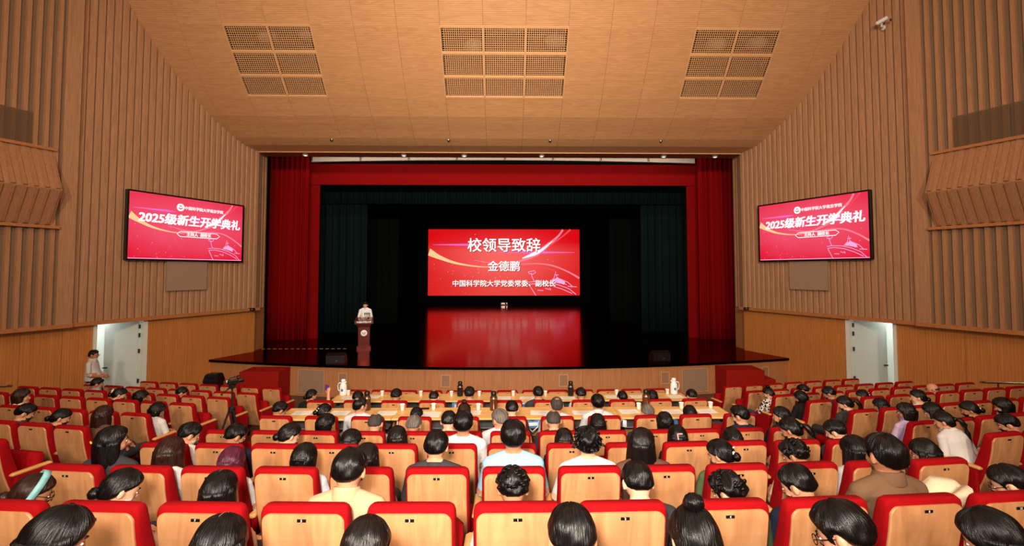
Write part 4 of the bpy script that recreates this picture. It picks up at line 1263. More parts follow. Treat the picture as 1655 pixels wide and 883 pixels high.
# ---- hair prototypes in head space (face towards +y)
def lerp_tab(tab, x):
    for (a, b), (c, d) in zip(tab, tab[1:]):
        if x <= c: return b + (d - b) * max(0, (x - a)) / (c - a)
    return tab[-1][1]
HL_SHORT = [(0, .50), (.6, .50), (.95, .36), (1.15, .16), (1.25, -.16), (1.33, -.14), (1.40, .22), (1.55, .27), (1.70, .20), (1.85, -.06), (2.1, -.26), (2.6, -.38), (3.2, -.40)]
HL_LONG = [(0, .52), (.6, .46), (1.0, .10), (1.3, -.35), (1.6, -.7), (2.2, -.9), (3.2, -.95)]
HL_TIED = [(0, .55), (.6, .52), (1.0, .36), (1.35, .14), (1.6, -.05), (1.9, -.35), (2.4, -.62), (3.2, -.68)]
def hair_cap(mb, HL, T, seed, lump=.003, groove=.0012, top_open=None, fade=False):
    rnd = random.Random(seed); n, m = 72, 36
    ph = [rnd.uniform(0, 6.28) for _ in range(12)]
    rings = []
    for j in range(m):
        th = pi * (j + .5) / m; ring = []
        for i in range(n):
            az = 2 * pi * i / n
            d = Vector((sin(th) * sin(az), sin(th) * cos(az), -cos(th)))
            a = abs((az + pi) % (2 * pi) - pi); e = d.z
            k = (e - lerp_tab(HL, a)) / .22
            k = max(-.35, min(1, k)); t = T * (1 - (1 - k) ** 2) if k > 0 else .16 * k - .004
            if fade and t > 0: t *= .25 + .75 * max(0.0, min(1.0, (e + .6) / 1.05))
            if top_open is not None and e > top_open: t = -.004
            if k > .2:
                t += lump * (sin(3 * az + ph[0] + 4 * e) + sin(5 * az + ph[1] - 6 * e) + .6 * sin(11 * az + ph[2] + 9 * e)) * min(1, k)
                t += groove * sin(36 * az + 5 * sin(3 * az + ph[3])) * min(1, k) * (1 - .7 * max(0, e))
            base = skull(d)
            if d.z < 0 and d.y < 0: base.y += .024 * d.z * d.z; base.x *= 1 - .16 * d.z * d.z
            ring.append(base + d * t)
        rings.append(ring)
    mb.loft(rings)

def hair_fall(mb, zend, seed, wide=.0, a0=1.15, back=.0):
    """hair hanging down behind and beside the head"""
    rnd = random.Random(seed); ph = [rnd.uniform(0, 6.28) for _ in range(6)]
    rings = []; N = 34; levels = 12
    for j in range(levels + 1):
        t = j / levels; z = .035 + (zend - .035) * t
        rx = .0985 + wide * t + .006 * sin(pi * t); ry = .117 + .004 * sin(pi * t) - .022 * t
        cy = -.004 - back * t; th_ = .034 * (1 - .45 * t ** 3)
        if j == levels: th_ *= .5
        out, inn = [], []
        for i in range(N + 1):
            az = a0 + .25 * t + (2 * pi - 2 * (a0 + .25 * t)) * i / N
            g = .0022 * sin(30 * az + ph[0] + 2 * sin(4 * t + ph[1])) + .004 * sin(7 * az + ph[2] + 2 * t)
            edge = min(1, min(i, N - i) / 3)
            o = Vector((sin(az) * (rx + g), cy + cos(az) * (ry + g), z + .012 * sin(9 * az + ph[3]) * t * t))
            out.append(o)
            inn.append(Vector((sin(az) * (rx - th_ * edge - .003), cy + cos(az) * (ry - th_ * edge - .003), o.z)))
        rings.append(out + inn[::-1])
    mb.loft(rings)

def tuft_ball(mb, c, r, seed, n=20, m=14):
    rnd = random.Random(seed); p0, p1 = rnd.uniform(0, 6), rnd.uniform(0, 6); rings = []
    for j in range(m):
        th = pi * (j + .5) / m; ring = []
        for i in range(n):
            az = 2 * pi * i / n; k = 1 + .06 * sin(5 * az + 6 * th + p0) + .04 * sin(9 * az - 4 * th + p1)
            ring.append((c[0] + r[0] * k * sin(th) * cos(az), c[1] + r[1] * k * sin(th) * sin(az), c[2] - r[2] * k * cos(th)))
        rings.append(ring)
    mb.loft(rings)

HAIR = {}
def hair(style, v):
    key = (style, v)
    if key in HAIR: return HAIR[key]
    mb = MB(); sd = 11 * v + sum(map(ord, style)) % 97
    if style == 'short': hair_cap(mb, HL_SHORT, .021, sd, .0022, fade=True)
    elif style == 'messy':
        hair_cap(mb, HL_SHORT, .026, sd, .005, .002, fade=True)
        rnd = random.Random(sd)
        for k in range(46):
            az = rnd.uniform(0, 2 * pi); e = rnd.uniform(.05, .98)
            d = Vector((sqrt(1 - e * e) * sin(az), sqrt(1 - e * e) * cos(az), e))
            if e < lerp_tab(HL_SHORT, abs((az + pi) % (2 * pi) - pi)) + .2: continue
            b = skull(d) + d * .014
            tng = Vector((-d.y, d.x, 0)).normalized() if v % 2 else Vector((d.x, d.y, -.6)).normalized()
            mb.tube([b, b + d * .016 + tng * .014, b + d * .014 + tng * .036], [.013, .010, .002], 6)
    elif style == 'thin': hair_cap(mb, HL_SHORT, .014, sd, .001, .0008, fade=True)
    elif style == 'bald': hair_cap(mb, HL_SHORT, .009, sd, .0006, .0005, .12)
    elif style == 'long': hair_cap(mb, HL_LONG, .019, sd, .0015)
    elif style == 'bob': hair_cap(mb, HL_LONG, .020, sd, .0018)
    elif style == 'tied': hair_cap(mb, HL_TIED, .017, sd, .0015); tuft_ball(mb, (0, -.122, -.04), (.038, .032, .036), sd)
    elif style == 'bun': hair_cap(mb, HL_TIED, .019, sd, .0018); tuft_ball(mb, (0, -.055, .135), (.042, .042, .036), sd)
    elif style == 'pony':
        hair_cap(mb, HL_TIED, .018, sd, .0015); tuft_ball(mb, (0, -.118, .015), (.026, .02, .026), sd)
        mb.tube([(0, -.115, .02), (.005, -.16, .0), (.012, -.175, -.07), (.015, -.165, -.16), (.01, -.15, -.25), (.005, -.145, -.33)], [.018, .028, .033, .030, .022, .004], 12)
    me = mb.mesh('hair_' + style, True); me.materials.append(None)
    HAIR[key] = me
    return me

def loose_hair(style, v):
    key = ('loose', style, v)
    if key in HAIR: return HAIR[key]
    mb = MB()
    if style == 'long': hair_fall(mb, -.34 - .03 * (v % 3), 5 + v, .02 + .012 * (v % 3))
    else: hair_fall(mb, -.14 - .02 * (v % 2), 9 + v, -.004)
    me = mb.mesh('loose_hair', True); me.materials.append(None)
    HAIR[key] = me
    return me

def shared(fn):
    cache = []
    def g():
        if not cache: cache.append(fn())
        return cache[0]
    return g
@shared
def eyes_mesh():
    mb = MB()
    for s in (-1, 1): mb.ball((s * .033, .083, .004), (.0135, .010, .0065), 10, 6)
    me = mb.mesh('eyes', True); me.materials.append(MATS['eye_white']); return me
@shared
def iris_mesh():
    mb = MB()
    for s in (-1, 1): mb.ball((s * .033, .0905, .004), (.006, .0035, .006), 10, 6)
    me = mb.mesh('irises', True); me.materials.append(MATS['eye_dark']); return me
@shared
def brows_mesh():
    mb = MB()
    for s in (-1, 1): mb.tube([(s * .014, .0945, .026), (s * .032, .0935, .031), (s * .05, .083, .026)], [.003, .004, .002], 6)
    me = mb.mesh('eyebrows', True); me.materials.append(MATS['hair_black']); return me
@shared
def mouth_mesh():
    mb = MB(); mb.tube([(-.021, .088, -.063), (0, .0985, -.061), (.021, .088, -.063)], [.002, .005, .002], 6)
    me = mb.mesh('mouth', True); me.materials.append(MATS['lip']); return me
@shared
def glasses_mesh():
    mb = MB()
    for s in (-1, 1):
        c = Vector((s * .034, .112, .002))
        pts = [c + Vector((.025 * cos(t), -.004 * cos(t) * s, .02 * sin(t))) for t in [2 * pi * k / 14 for k in range(15)]]
        mb.tube(pts, .0022, 5)
        mb.tube([(s * .058, .108, .008), (s * .083, .05, .012), (s * .086, -.01, .010), (s * .084, -.03, -.008)], .002, 5)
    mb.tube([(-.01, .113, .006), (0, .116, .008), (.01, .113, .006)], .002, 5)
    me = mb.mesh('glasses'); me.materials.append(MATS['spectacle']); return me
@shared
def band_mesh():
    mb = MB(); rings = []
    for k in range(25):
        t = radians(-15 + 210 * k / 24)
        c = Vector((.102 * cos(t), -.01 + .02 * sin(t), .146 * sin(t)))
        rad = Vector((cos(t), 0, sin(t)))
        rings.append([c + rad * a + Vector((0, b, 0)) for a, b in ((-.004, -.02), (.004, -.02), (.004, .02), (-.004, .02))])
    mb.loft(rings); me = mb.mesh('headband', True); me.materials.append(MATS['band_teal']); return me
def clip_mesh(kind):
    mb = MB()
    if kind == 'yclip': mb.bbox((0, -.128, .03), (.055, .012, .012), .004); mt = 'clip_yellow'
    elif kind == 'pclip': mb.bbox((-.02, -.124, .02), (.06, .014, .012), .004, None); mb.bbox((-.045, -.118, -.01), (.012, .014, .06), .004); mt = 'clip_pink'
    elif kind == 'wclip': mb.lathe([(.02, -.008), (.028, 0), (.02, .008)], 12, Matrix.Translation((0, -.118, -.02)) @ Matrix.Rotation(radians(80), 4, 'X')); mb.bbox((.03, -.118, .03), (.03, .012, .012), .004); mt = 'clip_white'
    else:
        for k in range(5): mb.ball((-.03 + .022 * cos(k * 1.257), -.12, .03 + .022 * sin(k * 1.257)), (.016, .01, .016), 8, 6)
        mb.ball((-.03, -.128, .03), (.01, .008, .01), 8, 6); mt = 'clip_white'
    me = mb.mesh('hair_clip'); me.materials.append(MATS[mt]); return me
@shared
def part_mesh():
    mb = MB(); rings = []
    for k in range(15):
        t = radians(62 + 56 * k / 14); d = Vector((.02 * sin(k * .6), cos(t), sin(t))).normalized()
        c = skull(d) + d * .0185; w = .0016 * sin(pi * (k + .6) / 15.2) + .0003
        rings.append([c + Vector((-w, 0, 0)) - d * .008, c + Vector((w, 0, 0)) - d * .008, c + Vector((w, 0, 0)) + d * .003, c + Vector((-w, 0, 0)) + d * .003])
    mb.loft(rings); me = mb.mesh('hair_parting'); me.materials.append(MATS['scalp']); return me
@shared
def scalp_mesh():
    mb = MB(); mb.ball((0, -.042, .110), (.036, .038, .0125), 14, 6)
    me = mb.mesh('bare_crown', True); me.materials.append(MATS['scalp']); return me
_cl = {}
def collar_mesh(mat, high):
    """neckband (or turned-down shirt collar) around the base of the neck, in neck space"""
    if (mat, high) in _cl: return _cl[(mat, high)]
    mb = MB(); rings = []; n = 32
    prof = [(.056, -.035), (.080, -.038), (.082, -.026), (.068, .004), (.062, .006), (.056, -.005)] if not high else [(.058, -.035), (.086, -.040), (.088, -.030), (.072, .034), (.066, .038), (.060, .020)]
    for r, z in prof + [prof[0]]:
        rings.append([(r * 1.04 * cos(2 * pi * k / n), r * sin(2 * pi * k / n) + .004, z - .022 * sin(2 * pi * k / n)) for k in range(n)])
    mb.loft(rings, cap=False); me = mb.mesh('collar', True); me.materials.append(MATS[mat]); _cl[(mat, high)] = me
    return me

def set_slots(o, mats):
    for i, mt in enumerate(mats):
        o.material_slots[i].link = 'OBJECT'; o.material_slots[i].material = MATS[mt]

row_count = {}; row_total = {}
for e in PEOPLE:
    key = (e[0], e[1] < 0 if not isinstance(e[0], str) else None); row_total[key] = row_total.get(key, 0) + 1
order = sorted(range(len(PEOPLE)), key=lambda i: PEOPLE[i][1])
rank = {}
for i in order:
    e = PEOPLE[i]; key = (e[0], e[1] < 0 if not isinstance(e[0], str) else None)
    rank[i] = row_count.get(key, 0); row_count[key] = rank[i] + 1
SH_C = dict(Z='below the frame edge', A='in the nearest row', B='in the second nearest row', C='in the third nearest row', D='in the fourth nearest row', E='at the rear tables', F='at the front tables')

occupied = set()
skins = ['skin_a', 'skin_b', 'skin_b', 'skin_c']
def add_person(name, me, M, FL, loc, rz, scale, top, hairstyle, haircol, extras, face, i, trou='trousers_dark', shoe='shoe_black', long_sleeve=False, skin=None):
    o = put(name, me, None, loc, (0, 0, rz), (scale,) * 3)
    sk = skin or skins[i % 4]
    set_slots(o, [sk, 'cloth_' + top, trou, shoe, ('cloth_' + top) if long_sleeve else sk])
    def attach(nm, mesh, mat=None):
        c = put(nm, mesh, o); c.matrix_local = M
        if mat: set_slots(c, [mat])
        return c
    h = attach('hair', hair(hairstyle, i % 4), 'hair_' + haircol)
    if hairstyle in ('long', 'bob'):
        lh = attach('loose_hair', loose_hair(hairstyle, i % 4), 'hair_' + haircol); lh.matrix_local = FL
    if face:
        ey = attach('eyes', eyes_mesh()); ir = put('irises', iris_mesh(), ey)
        attach('eyebrows', brows_mesh()); attach('mouth', mouth_mesh())
    ex = extras.split()
    if 'glasses' in ex: attach('glasses', glasses_mesh())
    if 'band' in ex: attach('headband', band_mesh())
    if 'part' in ex: put('hair_parting', part_mesh(), h)
    if hairstyle == 'thin': put('bare_crown', scalp_mesh(), h)
    for c in ('yclip', 'pclip', 'wclip', 'flower'):
        if c in ex: put('hair_clip', clip_mesh(c), h)
    return o

for i, (row, x, h, yaw, style, hc, top, ex, desc) in enumerate(PEOPLE):
    if isinstance(row, str):
        y = CROWS[row] + x * x / 60; z = zf_at(x, y); rz = math.atan(-x / 30) * -1 if False else math.atan(x / 30)
        pitch_, x0 = (.65, .08) if row in 'EF' else (.55, .07)
        occupied.add((row, 6 if (row == 'A' and x > 3) else round((x - x0) / pitch_)))
        where = SH_C[row]
    else:
        sd = -1 if x < 0 else 1
        y = SROWS[row] + .2 * (abs(x) - 5); z = zf_at(x, y); rz = sd * STILT
        occupied.add((row, sd, max(0, round((abs(x) - 5.275) / .54))))
        where = '%s block %s' % ('left' if sd < 0 else 'right', SNAME[row])
    if 'rphone' in ex: key = ('RP', 1)
    elif yaw == 'LL': key = ('LL', 0)
    else: key = None
    zz0 = z; Yr = y
    kk = (EYE - (z + .025) - h) / (Yr + .27)          # slope of the sight line to the top of the head
    def fit(k): tp = POSES[k][2]; return (EYE - z - kk * Yr) / (tp.z + kk * tp.y)
    if key is None: key = min(((yaw, l) for l in range(3)), key=lambda k: abs(fit(k) - .985))
    me, M, tp, NK, FL = POSES[key]
    s = max(.9, min(1.06, fit(key)))
    if isinstance(row, str): x = x * (Yr + s * tp.y) / (Yr + .27)
    o = add_person('person', me, M, FL, (x, y, z), rz, s, top, style, hc, ex, yaw != '0', i, ['trousers_dark', 'trousers_grey', 'trousers_blue'][i % 3], 'shoe_white' if i % 3 == 1 else 'shoe_black', top in ('tan', 'beige', 'navy', 'charcoal', 'floral', 'lilac'))
    cl_ = put('collar', collar_mesh('cloth_' + top, 'collar' in ex), o); cl_.matrix_local = NK
    if 'logo' in ex:
        mb = MB(); ribbon(mb, [(-.03, .0, .004), (.0, .012, .012), (.03, -.002, .004)], 0); mb.build('shirt_mark', 'cloth_charcoal', o, loc=(.0, .127, .90), rot=(radians(84), 0, pi))
    nwords = len(desc.split())
    tag(o, 'person with %s, %s' % (desc, where), 'person', 'seated audience')
    if 'rphone' in ex:
        mb = MB(); mb.bbox((0, 0, 0), (.075, .012, .15), .005); ph = mb.build('mobile_phone', 'phone_purple')
        ph.location = o.matrix_basis @ Vector((.15, .67, 1.17)); ph.rotation_euler = (.2, .2, rz - .1)
        tag(ph, 'purple mobile phone held up at the front tables', 'phone')

# ---- seats
for row, Y in CROWS.items():
    pitch_, x0 = (.65, .08) if row in 'EF' else (.55, .07)
    ks = list(range(-5, 6)) if row in 'EF' else list(range(-6, 7))
    if row == 'Z': ks = list(range(-3, 5))
    if row == 'A': ks = list(range(-5, 7))
    for n_, k in enumerate(ks):
        x = x0 + pitch_ * k; y = Y + x * x / 60
        num = (1 - 2 * k) if k <= 0 else 2 * k
        make_chair(x, y, zf_at(x, y), math.atan(x / 30), 'wood backed red seat, %s of centre block, %s' % (CNAME[row], ordinal(n_, len(ks))), (row, k) in occupied, num if row in 'ZABCD' else None, n_ == 0)
for sd, nm in ((-1, 'left'), (1, 'right')):
    for r in range(1, 9):
        n_ = min(6 + r, 11)
        vis = []
        for k in range(n_):
            x = sd * (5.275 + .54 * k); y = SROWS[r] + .2 * (abs(x) - 5)
            if abs(x) / (y + .1) > 1.5: continue
            vis.append((k, x, y))
        for k, x, y in vis:
            make_chair(x, y, zf_at(x, y), sd * STILT, 'red seat in the %s block, %s from the stage, %s from the aisle' % (nm, SNAME[r], ORD[k]), (r, sd, k) in occupied, None, (k == 0 and sd > 0) or (sd < 0 and (k, x, y) == vis[-1]))

# ------------------------------------------------------------------ tables and what stands on them
T1 = dict(z=1.29, y0=9.62, y1=10.14); T2 = dict(z=1.64, y0=7.32, y1=7.9)
T1 = dict(z=1.29, y0=9.58, y1=10.12)
def table(xc, w, t, label):
    z, y0, y1 = t['z'], t['y0'], t['y1']; yc = (y0 + y1) / 2; zb = zf_at(xc, yc)
    root = empty('conference_table', (xc, yc, zb)); h = z - zb; d = y1 - y0
    mb = MB(); mb.bbox((0, 0, h - .014), (w - .006, d, .028), .004); mb.build('tabletop', 'table_wood', root)
    mb = MB(); mb.box((0, .02, h - .17), (w - .12, d - .1, .02)); mb.build('shelf', 'grey_shelf', root)
    mb = MB(); mb.box((0, d / 2 - .05, h - .28), (w - .12, .02, .34)); mb.build('front_panel', 'table_edge', root)
    for sx in (-1, 1):
        mb = MB(); x = sx * (w / 2 - .08)
        mb.box((x, 0, h / 2), (.05, .06, h - .05)); mb.box((x, 0, h - .04), (.05, d - .1, .025)); mb.box((x, 0, .02), (.06, d - .08, .08))
        mb.build('leg_frame', 'dark_metal', root)
    tag(root, label, 'table', 'pale wooden conference tables')
for i in range(4):
    table(-3.52 + 1.82 * (i + .5) + .02, 1.82, T1, 'pale wooden table in the front table row, %s' % ordinal(i, 4))
    table(-3.5 + 1.77 * (i + .5) + .0, 1.77, T2, 'pale wooden table in the rear table row, %s' % ordinal(i, 4))

plain('print_grey', (206, 206, 206), .8)
def paper(x, y, t, rz, label, w=.30, d=.21, n=1):
    root = empty('paper_sheet', (x, y, t['z'] + .001), rz)
    mb = MB(); rings = []
    for k in range(5):
        xx = -w / 2 + w * k / 4; dz = .003 * abs(k - 2) / 2
        rings.append([(xx, -d / 2, dz), (xx, d / 2, dz), (xx, d / 2, dz + .002 * n), (xx, -d / 2, dz + .002 * n)])
    mb.loft(rings); mb.build('sheet', 'paper_white', root)
    mb = MB()
    for k in range(5): mb.box((0, d * .3 - k * d * .14, .0035 + .002 * n), (w * (.4 if k == 0 else .7), .006, .0006))
    mb.build('print', 'print_grey', root)
    tag(root, label, 'paper', 'paper sheets on the tables')
def cup(x, y, t, label):
    root = empty('paper_cup', (x, y, t['z']))
    mb = MB(); mb.lathe([(.02, .001), (.027, .001), (.029, .01), (.038, .092), (.041, .094), (.041, .098), (.037, .098), (.036, .09), (.027, .02), (.01, .018)], 18); mb.build('cup_wall', 'cup_white', root, True)
    tag(root, label, 'cup', 'white paper cups')
def thermos(x, y, t, dark, label):
    root = empty('thermos_flask', (x, y, t['z']))
    mb = MB(); mb.lathe([(.05, 0), (.058, .006), (.06, .02), (.06, .19), (.055, .215), (.042, .235)], 20); mb.build('flask_body', 'thermos_dark' if dark else 'thermos_brown', root, True)
    mb = MB(); mb.lathe([(.042, .232), (.045, .24), (.045, .285), (.036, .30), (.012, .305)], 18); mb.build('cap', 'black_plastic', root, True)
    mb = MB(); mb.lathe([(.0605, .185), (.0615, .19), (.0615, .2), (.058, .205)], 20); mb.build('ring', 'steel', root, True)
    if not dark:
        mb = MB(); mb.box((0, -.0605, .11), (.012, .004, .15)); mb.build('highlight_strip', 'steel', root)  # bright strip put in as the flask's highlight
    tag(root, label, 'flask', 'thermos flasks')
def jug(x, y, t, sd, label):
    root = empty('vacuum_jug', (x, y, t['z']))
    mb = MB(); mb.lathe([(.06, 0), (.072, .008), (.075, .03), (.074, .17), (.066, .22), (.045, .255), (.04, .28)], 22); mb.build('jug_body', 'jug_white', root, True)
    mb = MB(); mb.lathe([(.042, .275), (.046, .285), (.046, .32), (.035, .335), (.01, .34)], 18); mb.build('stopper', 'jug_white', root, True)
    mb = MB(); mb.tube([(sd * .05, 0, .26), (sd * .10, 0, .25), (sd * .115, 0, .19), (sd * .10, 0, .11), (sd * .074, 0, .09)], .011, 8); mb.build('handle', 'jug_white', root, True)
    mb = MB(); mb.tube([(-sd * .04, 0, .26), (-sd * .065, 0, .285)], [.016, .008], 8); mb.build('spout', 'jug_white', root, True)
    mb = MB(); mb.bbox((0, -.076, .12), (.045, .006, .05), .003); mb.build('sticker', 'bag_blue', root)
    tag(root, label, 'jug', 'white vacuum jugs')
def phone(x, y, t, rz, label):
    root = empty('tablet_phone', (x, y, t['z'] + .001), rz)
    mb = MB(); mb.bbox((0, 0, .005), (.17, .085, .009), .003); mb.build('case', 'phone_black', root)
    mb = MB(); mb.box((0, 0, .0105), (.155, .075, .001)); mb.build('display_glass', 'bezel_black', root)
    tag(root, label, 'phone')
rnd = random.Random(4)
L1 = sorted([(-3.18, 9.82), (-2.72, 9.9), (-.01, 9.78), (.47, 9.76), (1.3, 9.75), (2.24, 9.84), (2.76, 9.84), (3.55, 9.82)])
for i, (x, y) in enumerate(L1): paper(x, y, T1, rnd.uniform(-.08, .08), 'white printed sheet on the front tables, %s' % ordinal(i, len(L1)))
L2 = sorted([(-3.2, 7.64), (-2.61, 7.62), (-1.86, 7.6), (-1.18, 7.52), (-.52, 7.6), (.57, 7.58), (1.24, 7.57), (2.0, 7.62), (2.7, 7.6), (3.25, 7.62)])
for i, (x, y) in enumerate(L2): paper(x, y, T2, rnd.uniform(-.08, .08), 'white printed sheet on the rear tables, %s' % ordinal(i, len(L2)), .36 if i == 3 else .3, .28 if i == 3 else .22)
C1 = [(-3.27, 10.05), (-2.55, 10.0), (-1.74, 9.97), (-1.1, 9.95), (-.52, 9.94), (.19, 9.95), (.86, 9.93), (2.37, 10.0), (3.46, 10.04)]
for i, (x, y) in enumerate(C1): cup(x, y, T1, 'white paper cup on the front tables, %s' % ordinal(i, len(C1)))
C2 = [(-1.65, 7.76), (-1.15, 7.78), (-.42, 7.76), (2.2, 7.76), (2.91, 7.78), (3.4, 7.8)]
for i, (x, y) in enumerate(C2): cup(x, y, T2, 'white paper cup on the rear tables, %s' % ordinal(i, len(C2)))
thermos(-2.23, 7.78, T2, False, 'tall brown thermos flask at the left of the rear tables')
thermos(-.17, 7.74, T2, False, 'tall brown thermos flask at the middle of the rear tables')
thermos(2.34, 7.82, T2, False, 'tall brown thermos flask at the right of the rear tables')
thermos(-.92, 9.95, T1, True, 'dark thermos flask left of centre on the front tables')
thermos(1.39, 9.93, T1, True, 'dark thermos flask right of centre on the front tables')
jug(-3.38, 10.05, T1, -1, 'white vacuum jug at the left end of the front tables')
jug(3.6, 10.04, T1, 1, 'white vacuum jug at the right end of the front tables')
phone(-1.31, 7.82, T2, .1, 'black phone lying on the rear tables between two cups')
phone(3.1, 9.95, T1, -.1, 'black phone lying on the front tables near the right jug')
# tote bags on the table shelves
def bag(x, t, col, label):
    yc = (t['y0'] + t['y1']) / 2 - .12
    root = empty('tote_bag', (x, yc, t['z'] - .158))
    mb = MB(); rings = []
    for k in range(7):
        xx = -.15 + .05 * k; hgt = .105 + .015 * sin(k * 1.7)
        rings.append([(xx, -.12, 0), (xx, .12, 0), (xx, .10, hgt), (xx, -.11, hgt)])
    mb.loft(rings); mb.build('bag_body', col, root, False)
    mb = MB(); mb.tube([(-.08, -.115, .10), (-.09, -.16, .03), (-.02, -.15, -.06), (.07, -.15, .02), (.08, -.115, .10)], .010, 6); mb.build('strap', 'bag_white' if col != 'bag_white' else 'bag_navy', root, True)
    mb = MB(); mb.add([(-.10, -.118, .02), (.08, -.118, .03), (.08, -.116, .08), (-.10, -.116, .07)], [(0, 1, 2, 3)]); mb.v = [v + Vector((0, -.006, 0)) for v in mb.v]; mb.build('print', 'bag_blue' if col != 'bag_blue' else 'bag_white', root)
    tag(root, label, 'bag', 'tote bags on the table shelves')
B2 = [(-2.75, 'bag_blue'), (-1.5, 'bag_white'), (-.75, 'bag_navy'), (.45, 'bag_blue'), (1.75, 'bag_white'), (2.55, 'bag_blue')]
for i, (x, c) in enumerate(B2): bag(x, T2, c, 'blue and white tote bag under the rear tables, %s' % ordinal(i, len(B2)))
B1 = [(-2.2, 'bag_blue'), (-1.5, 'bag_navy'), (-.9, 'bag_blue'), (.35, 'bag_white'), (1.05, 'bag_blue'), (1.7, 'bag_blue'), (3.0, 'bag_navy')]
for i, (x, c) in enumerate(B1): bag(x, T1, c, 'blue and white tote bag under the front tables, %s' % ordinal(i, len(B1)))

# ------------------------------------------------------------------ video camera on a tripod in the left aisle
tx, ty = -4.28, 7.56; tz = zf_at(tx, ty)
root = empty('video_tripod', (tx, ty, tz))
for k in range(3):
    a = radians(100 + 120 * k)
    mb = MB(); mb.tube([(.03 * cos(a), .03 * sin(a), .95), (.17 * cos(a), .17 * sin(a), .5), (.31 * cos(a), .31 * sin(a), .012)], [.017, .014, .011], 8); lg = mb.build('leg', 'dark_metal', root)
    mb = MB(); mb.ball((.31 * cos(a), .31 * sin(a), .015), (.02, .02, .015), 8, 6); mb.build('rubber_foot', 'black_plastic', lg)
mb = MB(); mb.lathe([(.04, .9), (.05, .92), (.05, .97), (.03, .99)], 12); mb.build('spider', 'dark_metal', root)
mb = MB(); mb.tube([(0, 0, .55), (0, 0, 1.28)], .014, 8); mb.build('centre_column', 'dark_metal', root)
mb = MB(); mb.bbox((0, 0, 1.30), (.08, .09, .06), .01); mb.build('pan_head', 'black_plastic', root)
mb = MB(); mb.tube([(0, -.03, 1.30), (-.06, -.2, 1.22)], .008, 6); mb.build('pan_handle', 'black_plastic', root)
tag(root, 'black tripod standing in the left aisle among the seats', 'tripod')
root = empty('video_camera', (tx, ty, tz + 1.33), radians(-35)); root.scale = (.66,) * 3
mb = MB(); mb.bbox((0, .02, .06), (.11, .24, .11), .02); mb.build('camera_body', 'black_plastic', root)
mb = MB(); mb.lathe([(.036, 0), (.046, .02), (.046, .10), (.05, .12), (.03, .12)], 16, Matrix.Translation((0, .13, .065)) @ Matrix.Rotation(radians(-90), 4, 'X')); mb.build('lens', 'black_plastic', root, True)
mb = MB(); mb.tube([(0, -.08, .115), (0, -.06, .16), (0, .1, .17), (0, .12, .115)], .012, 8); mb.build('top_handle', 'black_plastic', root, True)
mb = MB(); mb.bbox((-.11, -.06, .07), (.10, .012, .065), .004); fs_ = mb.build('flip_screen', 'black_plastic', root)
emis('viewfinder_glow', (220, 225, 235), .9)
mb = MB(); mb.box((-.11, -.0675, .07), (.085, .002, .05)); mb.build('screen_image', 'viewfinder_glow', fs_)
mb = MB(); mb.tube([(.03, .03, .185), (.03, .14, .185)], .016, 8); mb.build('microphone', 'black_plastic', root, True)
tag(root, 'black video camera mounted on the aisle tripod', 'camera')

# litter bin at the left end of the stage
root = empty('litter_bin', (-8.4, 13.9, zf_at(-8.4, 13.9))); root.scale = (.85, .85, .97)
mb = MB(); mb.loft([[(sx * w, sy * d, z) for sx, sy in ((-1, -1), (1, -1), (1, 1), (-1, 1))] for w, d, z in ((.17, .15, 0), (.22, .19, .66), (.23, .2, .68))]); mb.build('bin_body', 'black_plastic', root)
mb = MB(); mb.loft([[(sx * w, sy * d, z) for sx, sy in ((-1, -1), (1, -1), (1, 1), (-1, 1))] for w, d, z in ((.25, .21, .68), (.25, .21, .74), (.21, .17, .90), (.17, .13, .94))]); mb.build('lid', 'black_plastic', root)
mb = MB(); mb.box((.0, -.195, .82), (.24, .01, .11), Matrix.Translation((0, 0, 0))); mb.build('swing_flap', 'dark_metal', root)
tag(root, 'black litter bin beside the left stage steps', 'bin')

# handrails by the side walls
for sd, nm in ((1, 'right'), (-1, 'left')):
    x0, y0 = sd * 10.45, 10.15; z0 = zf_at(x0, y0)
    root = empty('handrail', (x0, y0, z0))
    z1 = zf_at(x0 + sd * .85, y0 - 1.3) - z0
    mb = MB(); mb.tube([(0, .12, .93), (0, 0, .95), (sd * .85, -1.3, 0.95 + z1)], .024, 10); mb.build('rail', 'steel', root, True)
    for k, f in enumerate((.12, .55, .95)):
        mb = MB(); mb.tube([(sd * .85 * f, -1.3 * f, z1 * f - .03), (sd * .85 * f, -1.3 * f, 0.95 + z1 * f)], .02, 8); mb.build('post', 'steel', root)
    tag(root, 'metal handrail at the %s side of the hall beside the wall' % nm, 'handrail')

